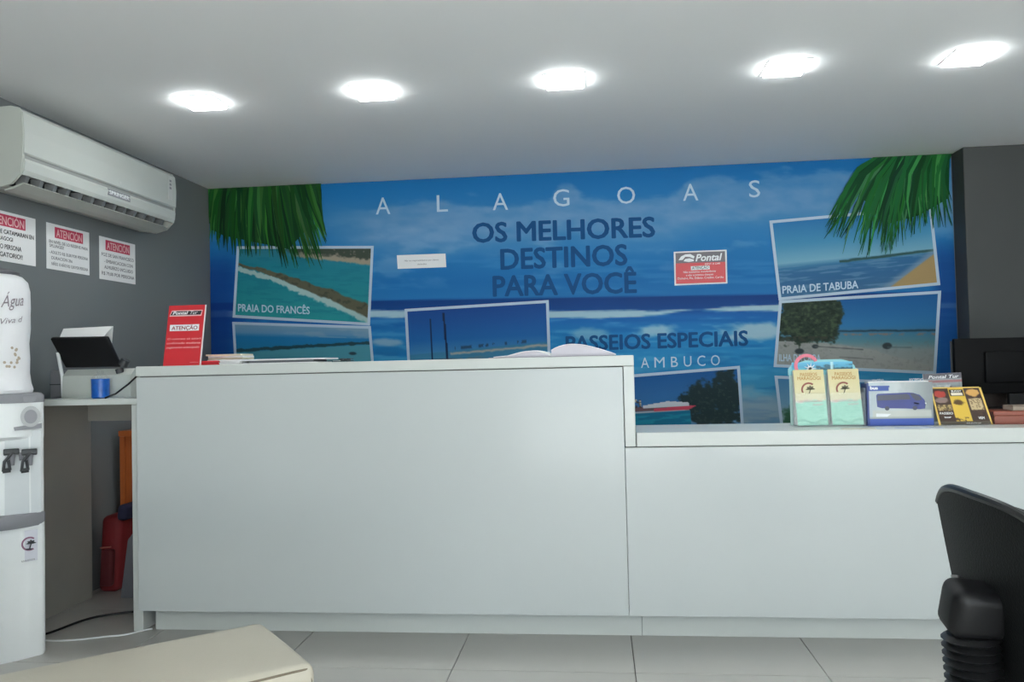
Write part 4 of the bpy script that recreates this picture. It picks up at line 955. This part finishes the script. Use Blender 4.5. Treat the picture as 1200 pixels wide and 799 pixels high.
# bottle under a cloth cover
BC = FC - dn * .120 + dt * -.028
bt = thing('water_bottle', 'water bottle under a white printed cloth cover on top of the dispenser', 'water bottle', (BC.x, BC.y, 1.0225))
prof = [(.138, 1.0225), (.142, 1.035), (.134, 1.06), (.130, 1.10), (.1325, 1.16), (.129, 1.22), (.132, 1.28), (.134, 1.36), (.134, 1.43), (.126, 1.465), (.108, 1.485), (.085, 1.494)]
q = MB().lathe(prof, (BC.x, BC.y, 0), 48)
r = random.Random(2)
vv = []
for (x, y, z) in q.v:
    a = math.atan2(y - BC.y, x - BC.x); k = 1 + .012 * math.sin(a * 7 + z * 22) * (1 if z < 1.44 else .3) + .006 * math.sin(a * 13 - z * 40)
    vv.append((BC.x + (x - BC.x) * k, BC.y + (y - BC.y) * k, z))
q.v = vv
obj('cloth_cover', q, mat('white_cover_cloth', (.80, .80, .82), .85, var=.03, bump=.25, bscale=240), bt, smooth=True)
q = MB().lathe([(.092, 1.492), (.098, 1.502), (.07, 1.515), (.03, 1.517)], (BC.x, BC.y, 0), 24); obj('cap_frill', q, mat('grey_plush_trim', (.16, .16, .17), .9, bump=.6), bt, smooth=True)
def bottle_print(body, px0, px1, py0, py1, cap, m, name, sh=.3):
    """text wrapped round the cover"""
    q = MB(); lettering(q, body, (0, 0, 0), (1, 0, 0), cap, (0, 1, 0), (0, 0, 0), .0, sh, fit=True)
    def ang_of(px, py):
        d = Vector(ray(px, py)); o = Vector((-BC.x, -BC.y, 0)); A_ = d.x ** 2 + d.y ** 2; B_ = 2 * (d.x * o.x + d.y * o.y); C_ = o.x ** 2 + o.y ** 2 - .133 ** 2; D_ = B_ * B_ - 4 * A_ * C_
        s_ = (-B_ - math.sqrt(max(D_, 0))) / (2 * A_); p = d * s_; return math.atan2(p.y - BC.y, p.x - BC.x), EYE + p.z
    a0, z0 = ang_of(px0, py0); a1, z1 = ang_of(px1, py1)
    q.v = [(BC.x + .1385 * math.cos(a0 + (a1 - a0) * x), BC.y + .1385 * math.sin(a0 + (a1 - a0) * x), z0 + (z1 - z0) * x + y) for x, y, z in q.v]
    obj(name, q, m, bt, normals=False)
script_ink = mat('mauve_script_ink', (.26, .22, .25), .6)
bottle_print('Água', 0.5, 26, 360, 358, .045, script_ink, 'lettering'); bottle_print('Viva d', 0, 25, 380, 377, .022, script_ink, 'lettering')
q = MB(); rr = random.Random(4)
for k in range(26):
    a = rr.uniform(-1.9, -.1); z = 1.135 + rr.uniform(-.012, .012) if k < 16 else rr.uniform(1.14, 1.2); a = a if k < 16 else rr.uniform(-.45, -.1)
    c = Vector((BC.x + .1375 * math.cos(a), BC.y + .1375 * math.sin(a), z)); u_ = Vector((-math.sin(a), math.cos(a), 0))
    q.poly([c + u_ * .006 * math.cos(b) + UZ * .006 * math.sin(b) for b in [i * PI / 3 for i in range(6)]])
obj('flower_print', q, mat('tan_flower_ink', (.45, .38, .30), .6), bt, normals=False)

# ------------------------------------------------------------------ padded bench
d1 = Vector((-.757, -.653, 0)).normalized(); d2 = Vector((.653, -.757, 0)).normalized()
BO = Vector((-.865, 1.985, 0))
BMx = Matrix(((d1.x, d2.x, 0, BO.x), (d1.y, d2.y, 0, BO.y), (0, 0, 1, 0), (0, 0, 0, 1)))
bench = thing('padded_bench', 'beige leatherette padded bench in the foreground', 'bench', BO + d1 * .65 + d2 * .2)
q = MB(); b = bmesh.new(); bmesh.ops.create_cube(b, size=1)
for v in b.verts: v.co = Vector((.65 + v.co.x * 1.3, .185 + v.co.y * .37, .39 + v.co.z * .13))
bmesh.ops.bevel(b, geom=list(b.edges), offset=.022, segments=4, profile=.5, affect='EDGES')
bmesh.ops.subdivide_edges(b, edges=[e for e in b.edges if e.calc_length() > .2], cuts=7, use_grid_fill=True)
for v in b.verts:
    u_, w_ = v.co.x / 1.3, v.co.y / .37
    if v.co.z > .44: v.co.z += .012 * math.sin(PI * min(max(u_, 0), 1)) ** .5 * math.sin(PI * min(max(w_, 0), 1)) ** .5
    v.co.y += .012 * (.5 - u_) * 0
b.transform(BMx); obj('cushion', MB().bm(b), leather, bench, smooth=True, sharp=50)
def bp(x, y, z): return BMx @ Vector((x, y, z))
q = MB(); q.tube([bp(1.27, .3655, .447), bp(.6, .3655, .447), bp(.05, .3655, .447), bp(.024, .3648, .446), bp(.012, .3595, .445), bp(.008, .350, .443)], .0026, 6); q.tube([bp(.016, .3635, .444), bp(.0105, .3655, .42), bp(.0105, .3655, .34)], .0022, 6); obj('seam', q, seam_m, bench, smooth=True)
obj('base_frame', MB().box(.03, 1.27, .03, .34, .27, .325, M=BMx), leather, bench)
for x in (.08, 1.22):
    for y in (.07, .30): obj('leg', MB().bm((lambda bb: (bmesh.ops.create_cone(bb, cap_ends=True, segments=12, radius1=.018, radius2=.025, depth=.27), bb.transform(BMx @ Matrix.Translation((x, y, .135))), bb)[-1])(bmesh.new())), dark_plastic, bench, smooth=True)

# ------------------------------------------------------------------ office chair at the right edge
ch = thing('office_chair', 'black plastic office chair with ribbed back support at the right edge', 'office chair', (.90, 1.33, 0))
HB = .205                       # half width of the backrest, centre at y 1.345
def shell(u, v, off=0):
    """u -1..1 from the near side to the far side, v 0..1 up"""
    hw = HB * (.94 + .16 * v - .10 * v * v); top = .872 - .045 * abs(u) ** 3.2
    z = .49 + (top - .49) * v
    x = .627 - .053 * max(0, v - .15) + .030 * u * u + off
    return Vector((x, 1.345 + u * hw, z))
n, m = 18, 14
def cushion(off0, off1, k=1.0):
    P = [[shell(-1 + 2 * i / n, j / m, off0) for j in range(m + 1)] for i in range(n + 1)]
    P = [[Vector((p.x, 1.345 + (p.y - 1.345) * k, .68 + (p.z - .68) * k)) for p in r_] for r_ in P]
    return MB().sheet(P, (off1 - off0, 0, 0))
obj('back_shell', cushion(0, .016), chair_shell_m, ch, smooth=True)
obj('back_pad', cushion(.017, .055, .93), chair_fabric, ch, smooth=True, sharp=50)
q = MB(); rim = [shell(-1 + 2 * i / 20, 1, .004) for i in range(21)]; q.tube([p + Vector((0, 0, .001)) for p in rim], .007, 8)
obj('back_rim', q, mat('glossy_charcoal_rim', (.012, .013, .014), .32, spec=.35), ch, smooth=True)
c0 = Vector((.563, 1.345, .700))
q = MB().box(-.046, .040, -.036, .036, -.042, .040, bev=.020, seg=5, M=Matrix.Translation(c0 + Vector((.02, .0, -.005))) @ Matrix.Rotation(.10, 4, 'Y') @ Matrix.Rotation(.22, 4, 'X')); obj('support_bracket', q, black_plastic, ch, smooth=True)
q = MB(); pts = []; rr = []
for i in range(45):
    s_ = i / 44; p = Vector((.574 + .012 * s_ + .05 * s_ ** 4, 1.345, .655 - .27 * s_)); pts.append(p); rr.append(.038 + (.005 if i % 2 else -.004))
q.tube(pts, rr, 18); obj('bellows', q, black_plastic, ch, smooth=True, sharp=20)
lb = [shell(u_, v_, -.004) for u_, v_ in ((.62, .545), (.93, .545), (.93, .60), (.62, .60))]
obj('label', MB().poly(lb, (.003, .001, 0)), mat('grey_label', (.26, .25, .24), .5), ch)
lm = [shell(u_, v_, -.0052) for u_, v_ in ((.66, .565), (.90, .565), (.90, .573), (.66, .573))]
obj('label_print', MB().poly(lm, (.001, .0003, 0)), dark_plastic, ch)
o = obj('support_bar', MB().tube([(.640, 1.345, .385), (.70, 1.345, .345), (.78, 1.345, .335), (.90, 1.345, .36)], .022, 12), black_plastic, ch, smooth=True)
b = bmesh.new(); bmesh.ops.create_cube(b, size=1)
for v in b.verts: v.co = Vector((.965 + v.co.x * .44, 1.345 + v.co.y * .46, .43 + v.co.z * .075))
bmesh.ops.bevel(b, geom=list(b.edges), offset=.03, segments=4, profile=.5, affect='EDGES'); obj('seat', MB().bm(b), chair_fabric, ch, smooth=True)
obj('seat_plate', MB().box(.86, 1.06, 1.245, 1.445, .352, .392, bev=.006), black_plastic, ch)
obj('gas_lift', MB().tube([(.96, 1.345, .10), (.96, 1.345, .352)], [.028, .020], 16), black_plastic, ch, smooth=True)
for k in range(5):
    a = 2 * PI * k / 5 + .3; e = Vector((math.cos(a), math.sin(a), 0)); c = Vector((.96, 1.345, 0))
    lg = obj('base_arm', MB().tube([c + UZ * .105, c + e * .15 + UZ * .10, c + e * .27 + UZ * .075], [.026, .021, .015], 10), black_plastic, ch, smooth=True)
    w = Vector((-e.y, e.x, 0)); h = c + e * .27 + UZ * .0285
    obj('caster', MB().tube([h - w * .022, h - w * .006], .028, 16).tube([h + w * .006, h + w * .022], .028, 16).tube([h - w * .007, h + w * .007], .02, 10).tube([h, h + UZ * .05], .007, 8), black_plastic, lg, smooth=True)
